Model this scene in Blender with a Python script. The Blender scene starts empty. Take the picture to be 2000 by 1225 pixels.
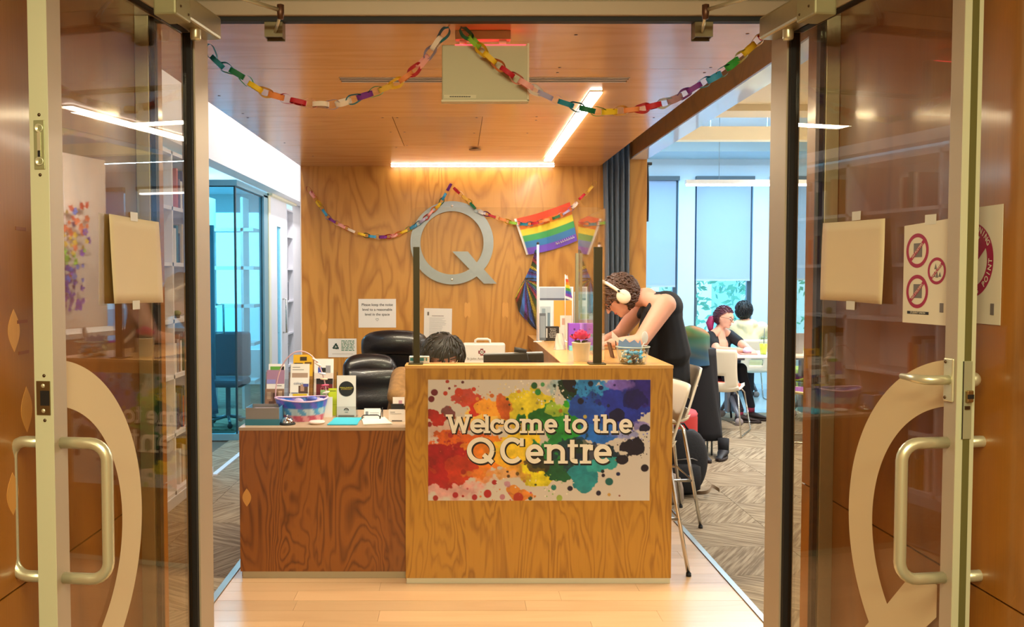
import bpy, bmesh, math, random
import numpy as np
from mathutils import Vector, Matrix
R = math.radians
S = bpy.context.scene
COL = S.collection
random.seed(7)
# ---------------------------------------------------------------- camera
cd = bpy.data.cameras.new('camera'); cam = bpy.data.objects.new('camera', cd); COL.objects.link(cam)
S.camera = cam
CZ = 1.57; F = 1750.0; PX = 894.0; PY = 612.5; PITCH = math.atan(72.5/F)
cam.location = (0, 0, CZ); cam.rotation_euler = (math.pi/2-PITCH, 0, 0)
cd.sensor_fit = 'HORIZONTAL'; cd.sensor_width = 36; cd.lens = F/2000*36; cd.shift_x = (1000-PX)/2000
cd.clip_start = .05; cd.clip_end = 300
# ---------------------------------------------------------------- world, exposure
S.view_settings.view_transform = 'Standard'; S.view_settings.look = 'None'
S.view_settings.gamma = 1; S.view_settings.use_curve_mapping = False
S.view_settings.exposure = 0.52
W = bpy.data.worlds.new('sky'); S.world = W; W.use_nodes = True
bg = W.node_tree.nodes['Background']; bg.inputs[0].default_value = (.42, .74, 1, 1); bg.inputs[1].default_value = 3.2

def area(name, loc, rot, sx, sy, power, color):
    l = bpy.data.lights.new(name, 'AREA'); l.shape = 'RECTANGLE'; l.size = sx; l.size_y = sy
    l.energy = power; l.color = color
    o = bpy.data.objects.new(name, l); COL.objects.link(o); o.location = loc; o.rotation_euler = rot
    return o
WARM = (1, .86, .60); COOL = (.5, .8, 1)
area('entry_ceiling_lamp', (.1, .3, 2.62), (0, 0, 0), 1.4, 1.2, 44, (1, .97, .64))
area('entry_rear_lamp', (.1, -2.2, 2.87), (R(35), 0, 0), 1.6, .5, 100, (1, .98, .64))
area('desk_ceiling_lamp', (0, 4.55, 2.385), (0, 0, 0), 1.2, .1, 34, WARM)
area('desk_right_lamp', (.63, 5.3, 2.385), (0, 0, 0), .05, 2.3, 16, (1, .9, .78))
area('study_room_lamp', (3.2, 5.6, 2.88), (0, 0, 0), .08, 3, 60, (.95, .95, .9))  # added fill to brighten the near study room, no seen fixture
area('study_room_lamp_2', (5.6, 5.6, 2.88), (0, 0, 0), .08, 3, 60, (.95, .95, .9))  # second added study fill, likewise no seen fixture
area('study_room_rear_lamp', (4.2, 10.5, 3.45), (0, 0, 0), 4, .05, 80, COOL)  # added cool fill that helps the window daylight at the back
area('study_room_rear_lamp_2', (4.2, 11.6, 3.2), (0, 0, 0), 4, .05, 75, COOL)  # another added cool fill for the same daylight
area('partition_lamp', (3.3, 8.2, 2.8), (0, R(-35), 0), .06, 1.2, 90, (1, .95, .9))  # added fill so the partition mirrors brightly in the left leaf
area('corridor_lamp', (-1.35, 6.5, 3.3), (0, 0, 0), .06, 4.5, 27, (1, .90, .86))  # added fill hidden above the hung ceiling, brightens the corridor
area('corridor_far_lamp', (-1.6, 10.6, 3.0), (0, 0, 0), .1, 2, 30, (.95, .95, 1))
area('office_lamp', (-3.4, 9.9, 2.7), (0, 0, 0), 1.6, 2, 120, COOL)  # added cool fill for the daylight inside the glass office

# ---------------------------------------------------------------- helpers
def ratio(px, py):
    dy = (PY-py)/F
    yy = math.cos(PITCH)+math.sin(PITCH)*dy
    return ((px-PX)/F)/yy, (dy*math.cos(PITCH)-math.sin(PITCH))/yy
def at(px, py, Y):
    a, b = ratio(px, py); return Vector((a*Y, Y, CZ+b*Y))
def atX(px, py, X):
    a, b = ratio(px, py); Y = X/a; return Vector((X, Y, CZ+b*Y))
def atZ(px, py, Z):
    a, b = ratio(px, py); Y = (Z-CZ)/b; return Vector((a*Y, Y, Z))
def lin(c):
    if isinstance(c, str): c = tuple(int(c[i:i+2], 16)/255 for i in (0, 2, 4))
    return tuple((x/12.92 if x <= .04045 else ((x+.055)/1.055)**2.4) for x in c[:3])
MATS = {}
def mat(name, c, rough=.5, metal=0., spec=.5, coat=0., emit=0., alpha=1., noise=0., nscale=20, bump=0., trans=0., sheen=0., subs=0.):
    if name in MATS: return MATS[name]
    m = bpy.data.materials.new(name); m.use_nodes = True; nt = m.node_tree; b = nt.nodes['Principled BSDF']
    col = lin(c)+(1,)
    b.inputs['Base Color'].default_value = col; b.inputs['Roughness'].default_value = rough
    b.inputs['Metallic'].default_value = metal; b.inputs['Specular IOR Level'].default_value = spec
    b.inputs['Coat Weight'].default_value = coat; b.inputs['Alpha'].default_value = alpha
    b.inputs['Transmission Weight'].default_value = trans
    b.inputs['Sheen Weight'].default_value = sheen
    if emit: b.inputs['Emission Color'].default_value = col; b.inputs['Emission Strength'].default_value = emit
    if noise or bump:
        tc = nt.nodes.new('ShaderNodeTexCoord'); n = nt.nodes.new('ShaderNodeTexNoise'); n.inputs['Scale'].default_value = nscale
        n.inputs['Detail'].default_value = 5
        nt.links.new(tc.outputs['Object'], n.inputs['Vector'])
        if noise:
            mx = nt.nodes.new('ShaderNodeMix'); mx.data_type = 'RGBA'
            mx.inputs[6].default_value = tuple(x*(1-noise) for x in col[:3])+(1,)
            mx.inputs[7].default_value = tuple(min(1, x*(1+noise)) for x in col[:3])+(1,)
            nt.links.new(n.outputs['Fac'], mx.inputs[0]); nt.links.new(mx.outputs[2], b.inputs['Base Color'])
        if bump:
            bp = nt.nodes.new('ShaderNodeBump'); bp.inputs['Strength'].default_value = bump; bp.inputs['Distance'].default_value = .01
            nt.links.new(n.outputs['Fac'], bp.inputs['Height']); nt.links.new(bp.outputs['Normal'], b.inputs['Normal'])
    MATS[name] = m; return m
def attr_mat(name, rough=.6, coat=0., transl=0.):
    if name in MATS: return MATS[name]
    m = bpy.data.materials.new(name); m.use_nodes = True; nt = m.node_tree; b = nt.nodes['Principled BSDF']
    a = nt.nodes.new('ShaderNodeVertexColor'); a.layer_name = 'Col'
    nt.links.new(a.outputs['Color'], b.inputs['Base Color']); b.inputs['Roughness'].default_value = rough
    b.inputs['Coat Weight'].default_value = coat
    MATS[name] = m; return m
def glass(name, tint=(1, 1, 1), ior=1.5, rough=0.0):
    if name in MATS: return MATS[name]
    m = bpy.data.materials.new(name); m.use_nodes = True; nt = m.node_tree
    for n in list(nt.nodes): nt.nodes.remove(n)
    o = nt.nodes.new('ShaderNodeOutputMaterial'); mx = nt.nodes.new('ShaderNodeMixShader')
    fr = nt.nodes.new('ShaderNodeFresnel'); fr.inputs['IOR'].default_value = ior
    t = nt.nodes.new('ShaderNodeBsdfTransparent'); t.inputs[0].default_value = tuple(tint)+(1,)
    g = nt.nodes.new('ShaderNodeBsdfGlossy'); g.inputs['Roughness'].default_value = rough
    ge = nt.nodes.new('ShaderNodeNewGeometry')
    # same reflectance from both sides of a pane
    iv = nt.nodes.new('ShaderNodeMath'); iv.operation = 'MULTIPLY_ADD'
    iv.inputs[1].default_value = (1/ior-ior); iv.inputs[2].default_value = ior
    nt.links.new(ge.outputs['Backfacing'], iv.inputs[0])
    fr.inputs['IOR'].default_value = ior
    lw = nt.nodes.new('ShaderNodeLayerWeight'); lw.inputs['Blend'].default_value = .5
    # schlick from facing
    pw = nt.nodes.new('ShaderNodeMath'); pw.operation = 'POWER'; pw.inputs[1].default_value = 5
    nt.links.new(lw.outputs['Facing'], pw.inputs[0])
    r0 = ((ior-1)/(ior+1))**2
    ma = nt.nodes.new('ShaderNodeMath'); ma.operation = 'MULTIPLY_ADD'; ma.inputs[1].default_value = 1-r0; ma.inputs[2].default_value = r0
    nt.nodes.remove(fr); nt.nodes.remove(iv); nt.nodes.remove(ge)
    nt.links.new(pw.outputs[0], ma.inputs[0]); nt.links.new(ma.outputs[0], mx.inputs[0])
    nt.links.new(t.outputs[0], mx.inputs[1]); nt.links.new(g.outputs[0], mx.inputs[2]); nt.links.new(mx.outputs[0], o.inputs[0])
    MATS[name] = m; return m
def plywood(name, light, dark, stretch=(3., 3., .7), rings=9., contrast=.6, rough=.32, coat=.15, fibre=(160, 160, 4), per_obj=False, seed=0., streak=.25):
    """rotary-cut plywood: contour lines of a stretched noise field plus fine fibre"""
    if name in MATS: return MATS[name]
    m = bpy.data.materials.new(name); m.use_nodes = True; nt = m.node_tree; b = nt.nodes['Principled BSDF']
    N = nt.nodes.new; L = nt.links.new
    tc = N('ShaderNodeTexCoord'); mp = N('ShaderNodeMapping'); mp.inputs['Scale'].default_value = stretch; mp.inputs['Location'].default_value = (seed, seed*1.7, seed*.6)
    L(tc.outputs['Object'], mp.inputs['Vector'])
    n = N('ShaderNodeTexNoise'); n.inputs['Scale'].default_value = 1; n.inputs['Detail'].default_value = 3.0; n.inputs['Roughness'].default_value = .42; n.inputs['Distortion'].default_value = .5
    L(mp.outputs[0], n.inputs['Vector'])
    mu = N('ShaderNodeMath'); mu.operation = 'MULTIPLY'; mu.inputs[1].default_value = rings; L(n.outputs['Fac'], mu.inputs[0])
    fr = N('ShaderNodeMath'); fr.operation = 'PINGPONG'; fr.inputs[1].default_value = .5; L(mu.outputs[0], fr.inputs[0])
    cr = N('ShaderNodeValToRGB'); e = cr.color_ramp.elements
    e[0].position = 0; e[0].color = (1, 1, 1, 1); e[1].position = .33; e[1].color = (0, 0, 0, 1); L(fr.outputs[0], cr.inputs[0])
    mp2 = N('ShaderNodeMapping'); mp2.inputs['Scale'].default_value = fibre; L(tc.outputs['Object'], mp2.inputs['Vector'])
    n2 = N('ShaderNodeTexNoise'); n2.inputs['Scale'].default_value = 1; n2.inputs['Detail'].default_value = 2; L(mp2.outputs[0], n2.inputs['Vector'])
    mp3 = N('ShaderNodeMapping'); mp3.inputs['Scale'].default_value = tuple(x*1.6 for x in stretch); mp3.inputs['Location'].default_value = (9, 4, 2); L(tc.outputs['Object'], mp3.inputs['Vector'])
    n3 = N('ShaderNodeTexNoise'); n3.inputs['Scale'].default_value = 1; L(mp3.outputs[0], n3.inputs['Vector'])
    f = N('ShaderNodeMath'); f.operation = 'MULTIPLY'; f.inputs[1].default_value = contrast; L(cr.outputs[0], f.inputs[0])
    f2 = N('ShaderNodeMath'); f2.operation = 'MULTIPLY'; L(f.outputs[0], f2.inputs[0])
    mr = N('ShaderNodeMapRange'); mr.inputs[1].default_value = .35; mr.inputs[2].default_value = .65; mr.inputs[3].default_value = .45; mr.inputs[4].default_value = 1.; L(n3.outputs['Fac'], mr.inputs[0]); L(mr.outputs[0], f2.inputs[1])
    f3 = N('ShaderNodeMath'); f3.operation = 'MULTIPLY_ADD'; f3.inputs[1].default_value = streak*1.6; L(n2.outputs['Fac'], f3.inputs[0])
    sb = N('ShaderNodeMath'); sb.operation = 'SUBTRACT'; sb.inputs[1].default_value = streak*.8; L(f2.outputs[0], sb.inputs[0]); L(sb.outputs[0], f3.inputs[2])
    cl = N('ShaderNodeClamp'); L(f3.outputs[0], cl.inputs[0])
    mx = N('ShaderNodeMix'); mx.data_type = 'RGBA'; mx.inputs[6].default_value = lin(light)+(1,); mx.inputs[7].default_value = lin(dark)+(1,)
    L(cl.outputs[0], mx.inputs[0]); out = mx.outputs[2]
    if per_obj:
        oi = N('ShaderNodeObjectInfo'); hs = N('ShaderNodeHueSaturation'); rr = N('ShaderNodeMapRange'); rr.inputs[3].default_value = .86; rr.inputs[4].default_value = 1.1
        L(oi.outputs['Random'], rr.inputs[0]); L(rr.outputs[0], hs.inputs['Value']); L(out, hs.inputs['Color']); out = hs.outputs[0]
    L(out, b.inputs['Base Color'])
    b.inputs['Roughness'].default_value = rough; b.inputs['Coat Weight'].default_value = coat; b.inputs['Coat Roughness'].default_value = .12
    bp = N('ShaderNodeBump'); bp.inputs['Strength'].default_value = .06; bp.inputs['Distance'].default_value = .003; L(n2.outputs['Fac'], bp.inputs['Height']); L(bp.outputs[0], b.inputs['Normal'])
    MATS[name] = m; return m

def tag(o, label=None, cat=None, group=None, kind=None):
    if label: o['label'] = label
    if cat: o['category'] = cat
    if group: o['group'] = group
    if kind: o['kind'] = kind
    return o
def thing(name, label, cat, loc=(0, 0, 0), group=None):
    o = bpy.data.objects.new(name, None); COL.objects.link(o); o.location = loc; o.empty_display_size = .05
    return tag(o, label, cat, group)
class MB:
    def __init__(s): s.v = []; s.f = []; s.c = None; s.smooth = []
    def add(s, vs, fs, smooth=False):
        n = len(s.v); s.v += [tuple(v) for v in vs]; s.f += [tuple(i+n for i in f) for f in fs]; s.smooth += [smooth]*len(fs); return s
    def box(s, a, b, M=None):
        x0, y0, z0 = a; x1, y1, z1 = b
        if x0 > x1: x0, x1 = x1, x0
        if y0 > y1: y0, y1 = y1, y0
        if z0 > z1: z0, z1 = z1, z0
        vs = [Vector(p) for p in ((x0, y0, z0), (x1, y0, z0), (x1, y1, z0), (x0, y1, z0), (x0, y0, z1), (x1, y0, z1), (x1, y1, z1), (x0, y1, z1))]
        if M: vs = [M @ v for v in vs]
        return s.add(vs, [(0, 3, 2, 1), (4, 5, 6, 7), (0, 1, 5, 4), (1, 2, 6, 5), (2, 3, 7, 6), (3, 0, 4, 7)])
    def rings(s, rs, cap=True, smooth=True, closed=False):
        n = len(rs[0]); vs = [p for r in rs for p in r]; fs = []
        m = len(rs)
        for i in range(m if closed else m-1):
            for j in range(n):
                k = (i+1) % m
                fs.append((i*n+j, i*n+(j+1) % n, k*n+(j+1) % n, k*n+j))
        s.add(vs, fs, smooth)
        if cap and not closed:
            b = len(s.v)-len(vs)
            s.f.append(tuple(b+j for j in reversed(range(n)))); s.smooth.append(False)
            s.f.append(tuple(b+(m-1)*n+j for j in range(n))); s.smooth.append(False)
        return s
    def tube(s, pts, r, n=8, cap=True, closed=False):
        pts = [Vector(p) for p in pts]; rr = r if isinstance(r, (list, tuple)) else [r]*len(pts)
        T = []
        for i in range(len(pts)):
            if closed: t = pts[(i+1) % len(pts)]-pts[i-1]
            else: t = pts[min(i+1, len(pts)-1)]-pts[max(i-1, 0)]
            T.append(t.normalized())
        u = T[0].orthogonal().normalized(); rs = []
        for i, p in enumerate(pts):
            u = (u-T[i]*u.dot(T[i])).normalized(); w = T[i].cross(u)
            rs.append([p+(u*math.cos(2*math.pi*k/n)+w*math.sin(2*math.pi*k/n))*rr[i] for k in range(n)])
        return s.rings(rs, cap, True, closed)
    def lathe(s, prof, c=(0, 0, 0), n=24, M=None, cap=False):
        rs = []
        for r, z in prof:
            ring = [Vector((r*math.cos(2*math.pi*k/n), r*math.sin(2*math.pi*k/n), z)) for k in range(n)]
            if M: ring = [M @ p for p in ring]
            rs.append([p+Vector(c) for p in ring])
        return s.rings(rs, cap, True)
    def prism(s, poly, M, h, z0=0.):
        """poly in xy, extruded z0..z0+h, matrix M"""
        n = len(poly); vs = [M @ Vector((x, y, z0)) for x, y in poly]+[M @ Vector((x, y, z0+h)) for x, y in poly]
        fs = [tuple(reversed(range(n))), tuple(range(n, 2*n))]+[(i, (i+1) % n, n+(i+1) % n, n+i) for i in range(n)]
        return s.add(vs, fs)
    def ell(s, c, r, M=None, n=16, m=10):
        rs = []
        for i in range(m+1):
            a = -math.pi/2+math.pi*(i+.001 if i == 0 else (i-.001 if i == m else i))/m
            ring = [Vector((r[0]*math.cos(a)*math.cos(2*math.pi*k/n), r[1]*math.cos(a)*math.sin(2*math.pi*k/n), r[2]*math.sin(a))) for k in range(n)]
            if M: ring = [M @ p for p in ring]
            rs.append([p+Vector(c) for p in ring])
        return s.rings(rs, True, True)
    def cap(s, a, ra, b, rb, n=14, flat=1., side=None):
        """tapered capsule"""
        a = Vector(a); b = Vector(b); d = b-a; L = d.length; d.normalize()
        u = (Vector(side) if side else d.orthogonal()); u = (u-d*u.dot(d)).normalized(); w = d.cross(u); rs = []
        seq = [(-math.cos(t)*ra, math.sin(t)*ra) for t in (.12, .5, .9, 1.3)]+[(L+math.sin(t)*rb, math.cos(t)*rb) for t in (.27, .67, 1.07, 1.45)]
        for h, r in seq:
            rs.append([a+d*h+(u*math.cos(2*math.pi*k/n)*r+w*math.sin(2*math.pi*k/n)*r*flat) for k in range(n)])
        return s.rings(rs, True, True)
    def build(s, name, m, parent=None, bevel=0., smooth=False, sub=0):
        me = bpy.data.meshes.new(name); me.from_pydata(s.v, [], s.f); me.update()
        for p, q in zip(me.polygons, s.smooth): p.use_smooth = q or smooth
        if s.c is not None:
            ca = me.color_attributes.new('Col', 'FLOAT_COLOR', 'POINT')
            buf = np.ones((len(s.v), 4), dtype=np.float32); buf[:, :3] = np.array(s.c); ca.data.foreach_set('color', buf.ravel())
        o = bpy.data.objects.new(name, me); COL.objects.link(o)
        if m: me.materials.append(m)
        if parent:
            o.parent = parent; o.matrix_parent_inverse = Matrix.Translation(-wl(parent))
        if bevel:
            b = o.modifiers.new('bevel', 'BEVEL'); b.width = bevel; b.segments = 2; b.limit_method = 'ANGLE'
        if sub:
            b = o.modifiers.new('sub', 'SUBSURF'); b.levels = sub; b.render_levels = sub
        return o
def wl(o):
    v = Vector(o.location)
    if o.parent and o.type == 'EMPTY': v = v + wl(o.parent)
    return v if o.type == 'EMPTY' else (wl(o.parent) if o.parent else v)*1.0 if False else v
def build_sub(mb, name, m, parent, **k):
    """sub-part of a mesh part (part's own origin is the world origin)"""
    o = mb.build(name, m, None, **k); o.parent = parent; return o
def struct(name, mb, m, **k):
    o = mb.build(name, m, **k); o['kind'] = 'structure'; return o
def copy_tree(o, parent=None):
    c = o.copy(); COL.objects.link(c); c.parent = parent
    for ch in [x for x in o.children]: copy_tree(ch, c)
    return c
def box(name, a, b, m, parent=None, bevel=0., M=None):
    return MB().box(a, b, M).build(name, m, parent, bevel)
def grid(fn, nu, nv, col=None):
    mb = MB(); vs = []; cs = []
    for j in range(nv+1):
        for i in range(nu+1):
            u = i/nu; v = j/nv; vs.append(fn(u, v))
            if col: cs.append(col(u, v))
    fs = [(j*(nu+1)+i, j*(nu+1)+i+1, (j+1)*(nu+1)+i+1, (j+1)*(nu+1)+i) for j in range(nv) for i in range(nu)]
    mb.add(vs, fs, True)
    if col: mb.c = cs
    return mb
def text(s, size, M, m, parent=None, name='lettering', align='CENTER', bold=0., ext=.0004, spacing=1., shear=0., xs=1.):
    c = bpy.data.curves.new('t', 'FONT'); c.body = s; c.size = size; c.align_x = align; c.align_y = 'CENTER'; c.extrude = ext; c.offset = bold; c.space_character = spacing; c.shear = shear
    c.resolution_u = 3
    o = bpy.data.objects.new('t', c); COL.objects.link(o)
    dg = bpy.context.evaluated_depsgraph_get(); me = bpy.data.meshes.new_from_object(o.evaluated_get(dg))
    bpy.data.objects.remove(o); bpy.data.curves.remove(c)
    me.transform(M @ Matrix.Diagonal((xs, 1, 1, 1))); me.materials.clear(); me.materials.append(m)
    ob = bpy.data.objects.new(name, me); COL.objects.link(ob)
    if parent:
        ob.parent = parent
        if parent.type == 'EMPTY': ob.matrix_parent_inverse = Matrix.Translation(-Vector(parent.location))
    return ob
def frame(o, xa, ya):
    """matrix with origin o, local x along xa, local y along ya, z = x cross y"""
    x = Vector(xa).normalized(); y = Vector(ya); y = (y-x*y.dot(x)).normalized(); z = x.cross(y)
    return Matrix(((x.x, y.x, z.x, o[0]), (x.y, y.y, z.y, o[1]), (x.z, y.z, z.z, o[2]), (0, 0, 0, 1)))
def FR(o): return frame(o, (1, 0, 0), (0, 0, 1))      # facing -Y (towards the camera)
# ---------------------------------------------------------------- materials
PLY = plywood('plywood_wall', 'c98f3e', '935516', (3.6, 3.6, .8), 12, .7, rough=.36, coat=.1)
PLYC = plywood('plywood_counter', 'c08a2e', '855012', (7., 7., 1.3), 13, .7, rough=.38, coat=.1, seed=3)
PLYD = plywood('plywood_desk', '98581c', '552806', (4.6, 4.6, 1.2), 21, .8, rough=.38, coat=.1, seed=5.3)
PLYP = plywood('plywood_portal', 'a5681e', '76440e', (4, 1.6, .6), 7, .55, rough=.4, coat=.3, seed=8)
PLYK = plywood('plywood_ceiling', 'dca66c', 'bc7c40', (.5, 3.5, 3.5), 7, .4, rough=.26, coat=.35, fibre=(3, 160, 160), seed=2, per_obj=True)
EDGE = plywood('plywood_edge', 'e2b56c', 'b98443', (8, 8, 1), 5, .3, rough=.4)
TOPM = plywood('counter_laminate', 'dca860', 'c08a42', (1.5, 3, 3), 5, .3, rough=.3, coat=.2, seed=4)
MAPLE = plywood('maple_floor', 'dcb486', 'bc8c5c', (.9, 5, 5), 4, .25, rough=.3, coat=.25, fibre=(4, 120, 120), per_obj=True, streak=.2)
PLUG = plywood('plywood_plug', 'd79a48', 'c08438', (20, 20, 3), 3, .2, rough=.4)
ALU = mat('brushed_aluminium', 'b9b08f', .38, .75, noise=.06, nscale=60)
ALUF = mat('anodised_frame', 'b3a28a', .5, .3)
HALU = mat('satin_handle', 'd6d2b0', .3, .6)
BLACK = mat('black_gasket', '14100e', .6)
WHITE = mat('white_paint', 'e9e4e2', .6, noise=.03, nscale=3)
CREAM = mat('cream_soffit', 'efe2bd', .6)
BWHITE = mat('cool_white_wall', 'e6eef2', .6)
PAPER = mat('white_paper', 'e8e6e2', .7)
CPAPER = mat('cream_paper', 'd8c49c', .75, noise=.03, nscale=8)
BRASSD = mat('dark_screw', '5b4630', .4, .8)
CHROME = mat('chrome', 'd8d4cc', .12, 1.)
INK = mat('black_ink', '16181c', .6)
STEEL = mat('brushed_steel', '8b9298', .38, .85, noise=.08, nscale=30)
GL = glass('door_glass', (.93, .90, .84), 1.55)
GLA = glass('acrylic', (.96, .96, .95), 1.5)
GLC = glass('cyan_glass', (.48, .85, .92), 1.5)
GLW = glass('window_glass', (.9, .97, 1.), 1.5)
LED = mat('led_diffuser', 'fff1e2', .5, emit=14)
LEDC = mat('led_diffuser_cool', 'ffffff', .5, emit=7)
# ---------------------------------------------------------------- floors
def carpet_mat():
    m = bpy.data.materials.new('carpet_tile'); m.use_nodes = True; nt = m.node_tree; b = nt.nodes['Principled BSDF']; N = nt.nodes.new; L = nt.links.new
    tc = N('ShaderNodeTexCoord'); mp = N('ShaderNodeMapping'); mp.inputs['Rotation'].default_value = (0, 0, R(32)); L(tc.outputs['Object'], mp.inputs[0])
    mp2 = N('ShaderNodeMapping'); mp2.inputs['Scale'].default_value = (4, 60, 1); L(mp.outputs[0], mp2.inputs[0])
    oi = N('ShaderNodeObjectInfo'); ad = N('ShaderNodeVectorMath'); ad.operation = 'ADD'; L(mp2.outputs[0], ad.inputs[0])
    cx = N('ShaderNodeCombineXYZ'); ml = N('ShaderNodeMath'); ml.operation = 'MULTIPLY'; ml.inputs[1].default_value = 37; L(oi.outputs['Random'], ml.inputs[0]); L(ml.outputs[0], cx.inputs[2]); L(cx.outputs[0], ad.inputs[1])
    n = N('ShaderNodeTexNoise'); n.inputs['Scale'].default_value = 1; n.inputs['Detail'].default_value = 3; L(ad.outputs[0], n.inputs['Vector'])
    cr = N('ShaderNodeValToRGB'); e = cr.color_ramp.elements
    e[0].position = .38; e[0].color = lin('7a6850')+(1,); e[1].position = .62; e[1].color = lin('a8977c')+(1,)
    L(n.outputs['Fac'], cr.inputs[0]); L(cr.outputs[0], b.inputs['Base Color']); b.inputs['Roughness'].default_value = .92
    f = N('ShaderNodeTexNoise'); f.inputs['Scale'].default_value = 500; L(tc.outputs['Object'], f.inputs['Vector'])
    bp = N('ShaderNodeBump'); bp.inputs['Strength'].default_value = .5; bp.inputs['Distance'].default_value = .004; L(f.outputs['Fac'], bp.inputs['Height']); L(bp.outputs[0], b.inputs['Normal'])
    return m
CARP = carpet_mat()
sub = struct('floor', MB().box((-6.2, -3.2, -.1), (8.6, 13.3, -.012)), mat('screed', '6a5c4c', .9))
me = MB().box((-.2485, -.2485, -.006), (.2485, .2485, .006)).build('carpet_tile', CARP, sub); tiles = [me]
me.parent = sub; me.matrix_parent_inverse = Matrix.Identity(4)
first = True
def ctile(x, y):
    global first
    o = me if first else me.copy()
    if not first: COL.objects.link(o)
    first = False
    o.location = (x, y, -.0061); o.rotation_euler = (0, 0, math.pi/2*((round(x*2+100)+round(y*2+100)) % 2) + (math.pi if random.random() < .3 else 0))
nt_ = 0
for j in range(20):
    y = 3.40+j*.5
    for i in range(14):
        x = 1.67+i*.5
        if y > 13: continue
        px = 894+1750*x/y
        if px < 1720 and nt_ < 230: ctile(x, y); nt_ += 1
for j in range(12):
    for i in range(2): ctile(-1.44-i*.5, 3.40+j*.5)
for j in range(8):
    for i in range(5):
        if -1.44-i*.5 > -2.0 or j > 4: pass
        if 9.4+j*.5 < 13: ctile(-1.44-i*.5, 9.4+j*.5)
day_patch = MB().box((2.3, 10.25, .0), (8.4, 13.1, .004)).build('vinyl_patch', mat('pale_blue_vinyl', '9fb6bd', .25), sub); day_patch.parent = sub; day_patch.matrix_parent_inverse = Matrix.Identity(4)  # bluish daylight on the far floor, put into this patch's colour
# maple strip floor under the counter and in the entry, boards run left to right
pw = .13; y = 2.2
while y < 6.84:
    x = -1.17-random.random()*.9
    while x < 1.38:
        L_ = random.choice((.9, 1.1, 1.3, 1.5))
        a = max(x, -1.17); b = min(x+L_, 1.385)
        if b-a > .02:
            p = MB().box((a+.0006, y+.0006, -.0118), (b-.0006, y+pw-.0006, random.uniform(-.0006, .0))).build('floor_board', MAPLE, None)
            p.parent = sub
        x += L_
    y += pw
eb = MB().box((-1.17, -3.1, -.0118), (1.385, 2.2, -.001)).build('entry_mat', mat('entry_mat', '6b5a48', .9, bump=.3, nscale=200), None); eb.parent = sub
struct('trim_1', MB().box((1.386, 2.97, -.01), (1.416, 6.85, .006)), mat('trim_alu', 'a7a49c', .35, .8))
struct('trim_2', MB().box((-1.205, 2.97, -.01), (-1.171, 6.85, .006)), mat('trim_alu', 'a7a49c', .35, .8))
# ---------------------------------------------------------------- wood portal (vestibule)
GROOVE = .84
def side_panels(name, xf, sgn, mat_):
    o = struct(name, MB().box((xf+sgn*.012, -3.1, 0), (xf+sgn*.2, 3.15, 2.9)), mat('panel_backing', '2a170a', .8))
    for (z0, z1) in ((0.0, GROOVE-.0025), (GROOVE+.0025, 2.9)):
        for (y0, y1) in ((-3.1, -.9), (-.895, 1.35), (1.355, 3.15)):
            p = MB().box((xf, y0, z0), (xf+sgn*.0121, y1, z1)).build('plywood_panel', mat_, None); p.parent = o
    return o
wl_ = side_panels('wall_left_entry', -1.03, -1, PLYP); wr_ = side_panels('wall_right_entry', 1.22, 1, PLYP)
def lens(cx, cz, h, w):
    return [(cx+w/2*(1-(1-t*t))*0+w/2*math.cos(math.pi*t/2), cz+h/2*t) for t in [k/8 for k in range(-8, 9)]]+[(cx-w/2*math.cos(math.pi*t/2), cz+h/2*t) for t in [k/8 for k in range(7, -8, -1)]]
for (px, py, h) in ((27, 646, .10), (52, 800, .11), (25, 965, .10)):
    q = atX(px, py, -1.03)
    p = MB().prism(lens(0, 0, h, .055), frame(q, (0, 1, 0), (0, 0, 1)), .0008, -.0002).build('plywood_plug', PLUG, None); p.parent = wl_
for (px, py) in ((42, 447), (45, 628), (48, 688)):
    q = atX(px, py, -1.03)
    p = MB().box((q.x, q.y-.03, q.z-.004), (q.x+.0012, q.y+.02, q.z+.004)).build('filler_strip', mat('filler', '8a4a1c', .5), None); p.parent = wl_
# header of the doorway with dark gasket
hd = struct('trim_3', MB().box((-1.03, 2.885, 2.40), (1.22, 2.965, 2.9)), ALUF, bevel=.003)
p = MB().box((-1.03, 2.879, 2.445), (1.22, 2.886, 2.46)).build('header_ledge', ALU, None); p.parent = hd
p = MB().box((-.985, 2.90, 2.385), (1.175, 2.93, 2.40)).build('header_gasket', BLACK, None); p.parent = hd
for k, (xa, xb, g) in enumerate(((-1.03, -.985, -.985), (1.175, 1.22, 1.175))):
    j = struct('trim_%d' % (4+k), MB().box((xa, 2.885, 0), (xb, 2.965, 2.40)), ALU, bevel=.002)
    s_ = 1 if xa < 0 else -1
    p = MB().box((g, 2.90, 0), (g+s_*.014, 2.93, 2.40)).build('jamb_gasket', BLACK, None); p.parent = j
# fixed sidelights beside the leaves
for k, (xa, xb) in enumerate(((-.971, -.872), (1.161, 1.075))):
    s_ = 1 if xa < 0 else -1
    o = struct('window_%d' % (1+k), MB().box((xb, 2.895, 0), (xb+s_*.05, 2.955, 2.40)), ALUF, bevel=.002)
    p = MB().box((xa, 2.912, .01), (xb, 2.918, 2.385)).build('pane', GL, None); p.parent = o
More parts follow.
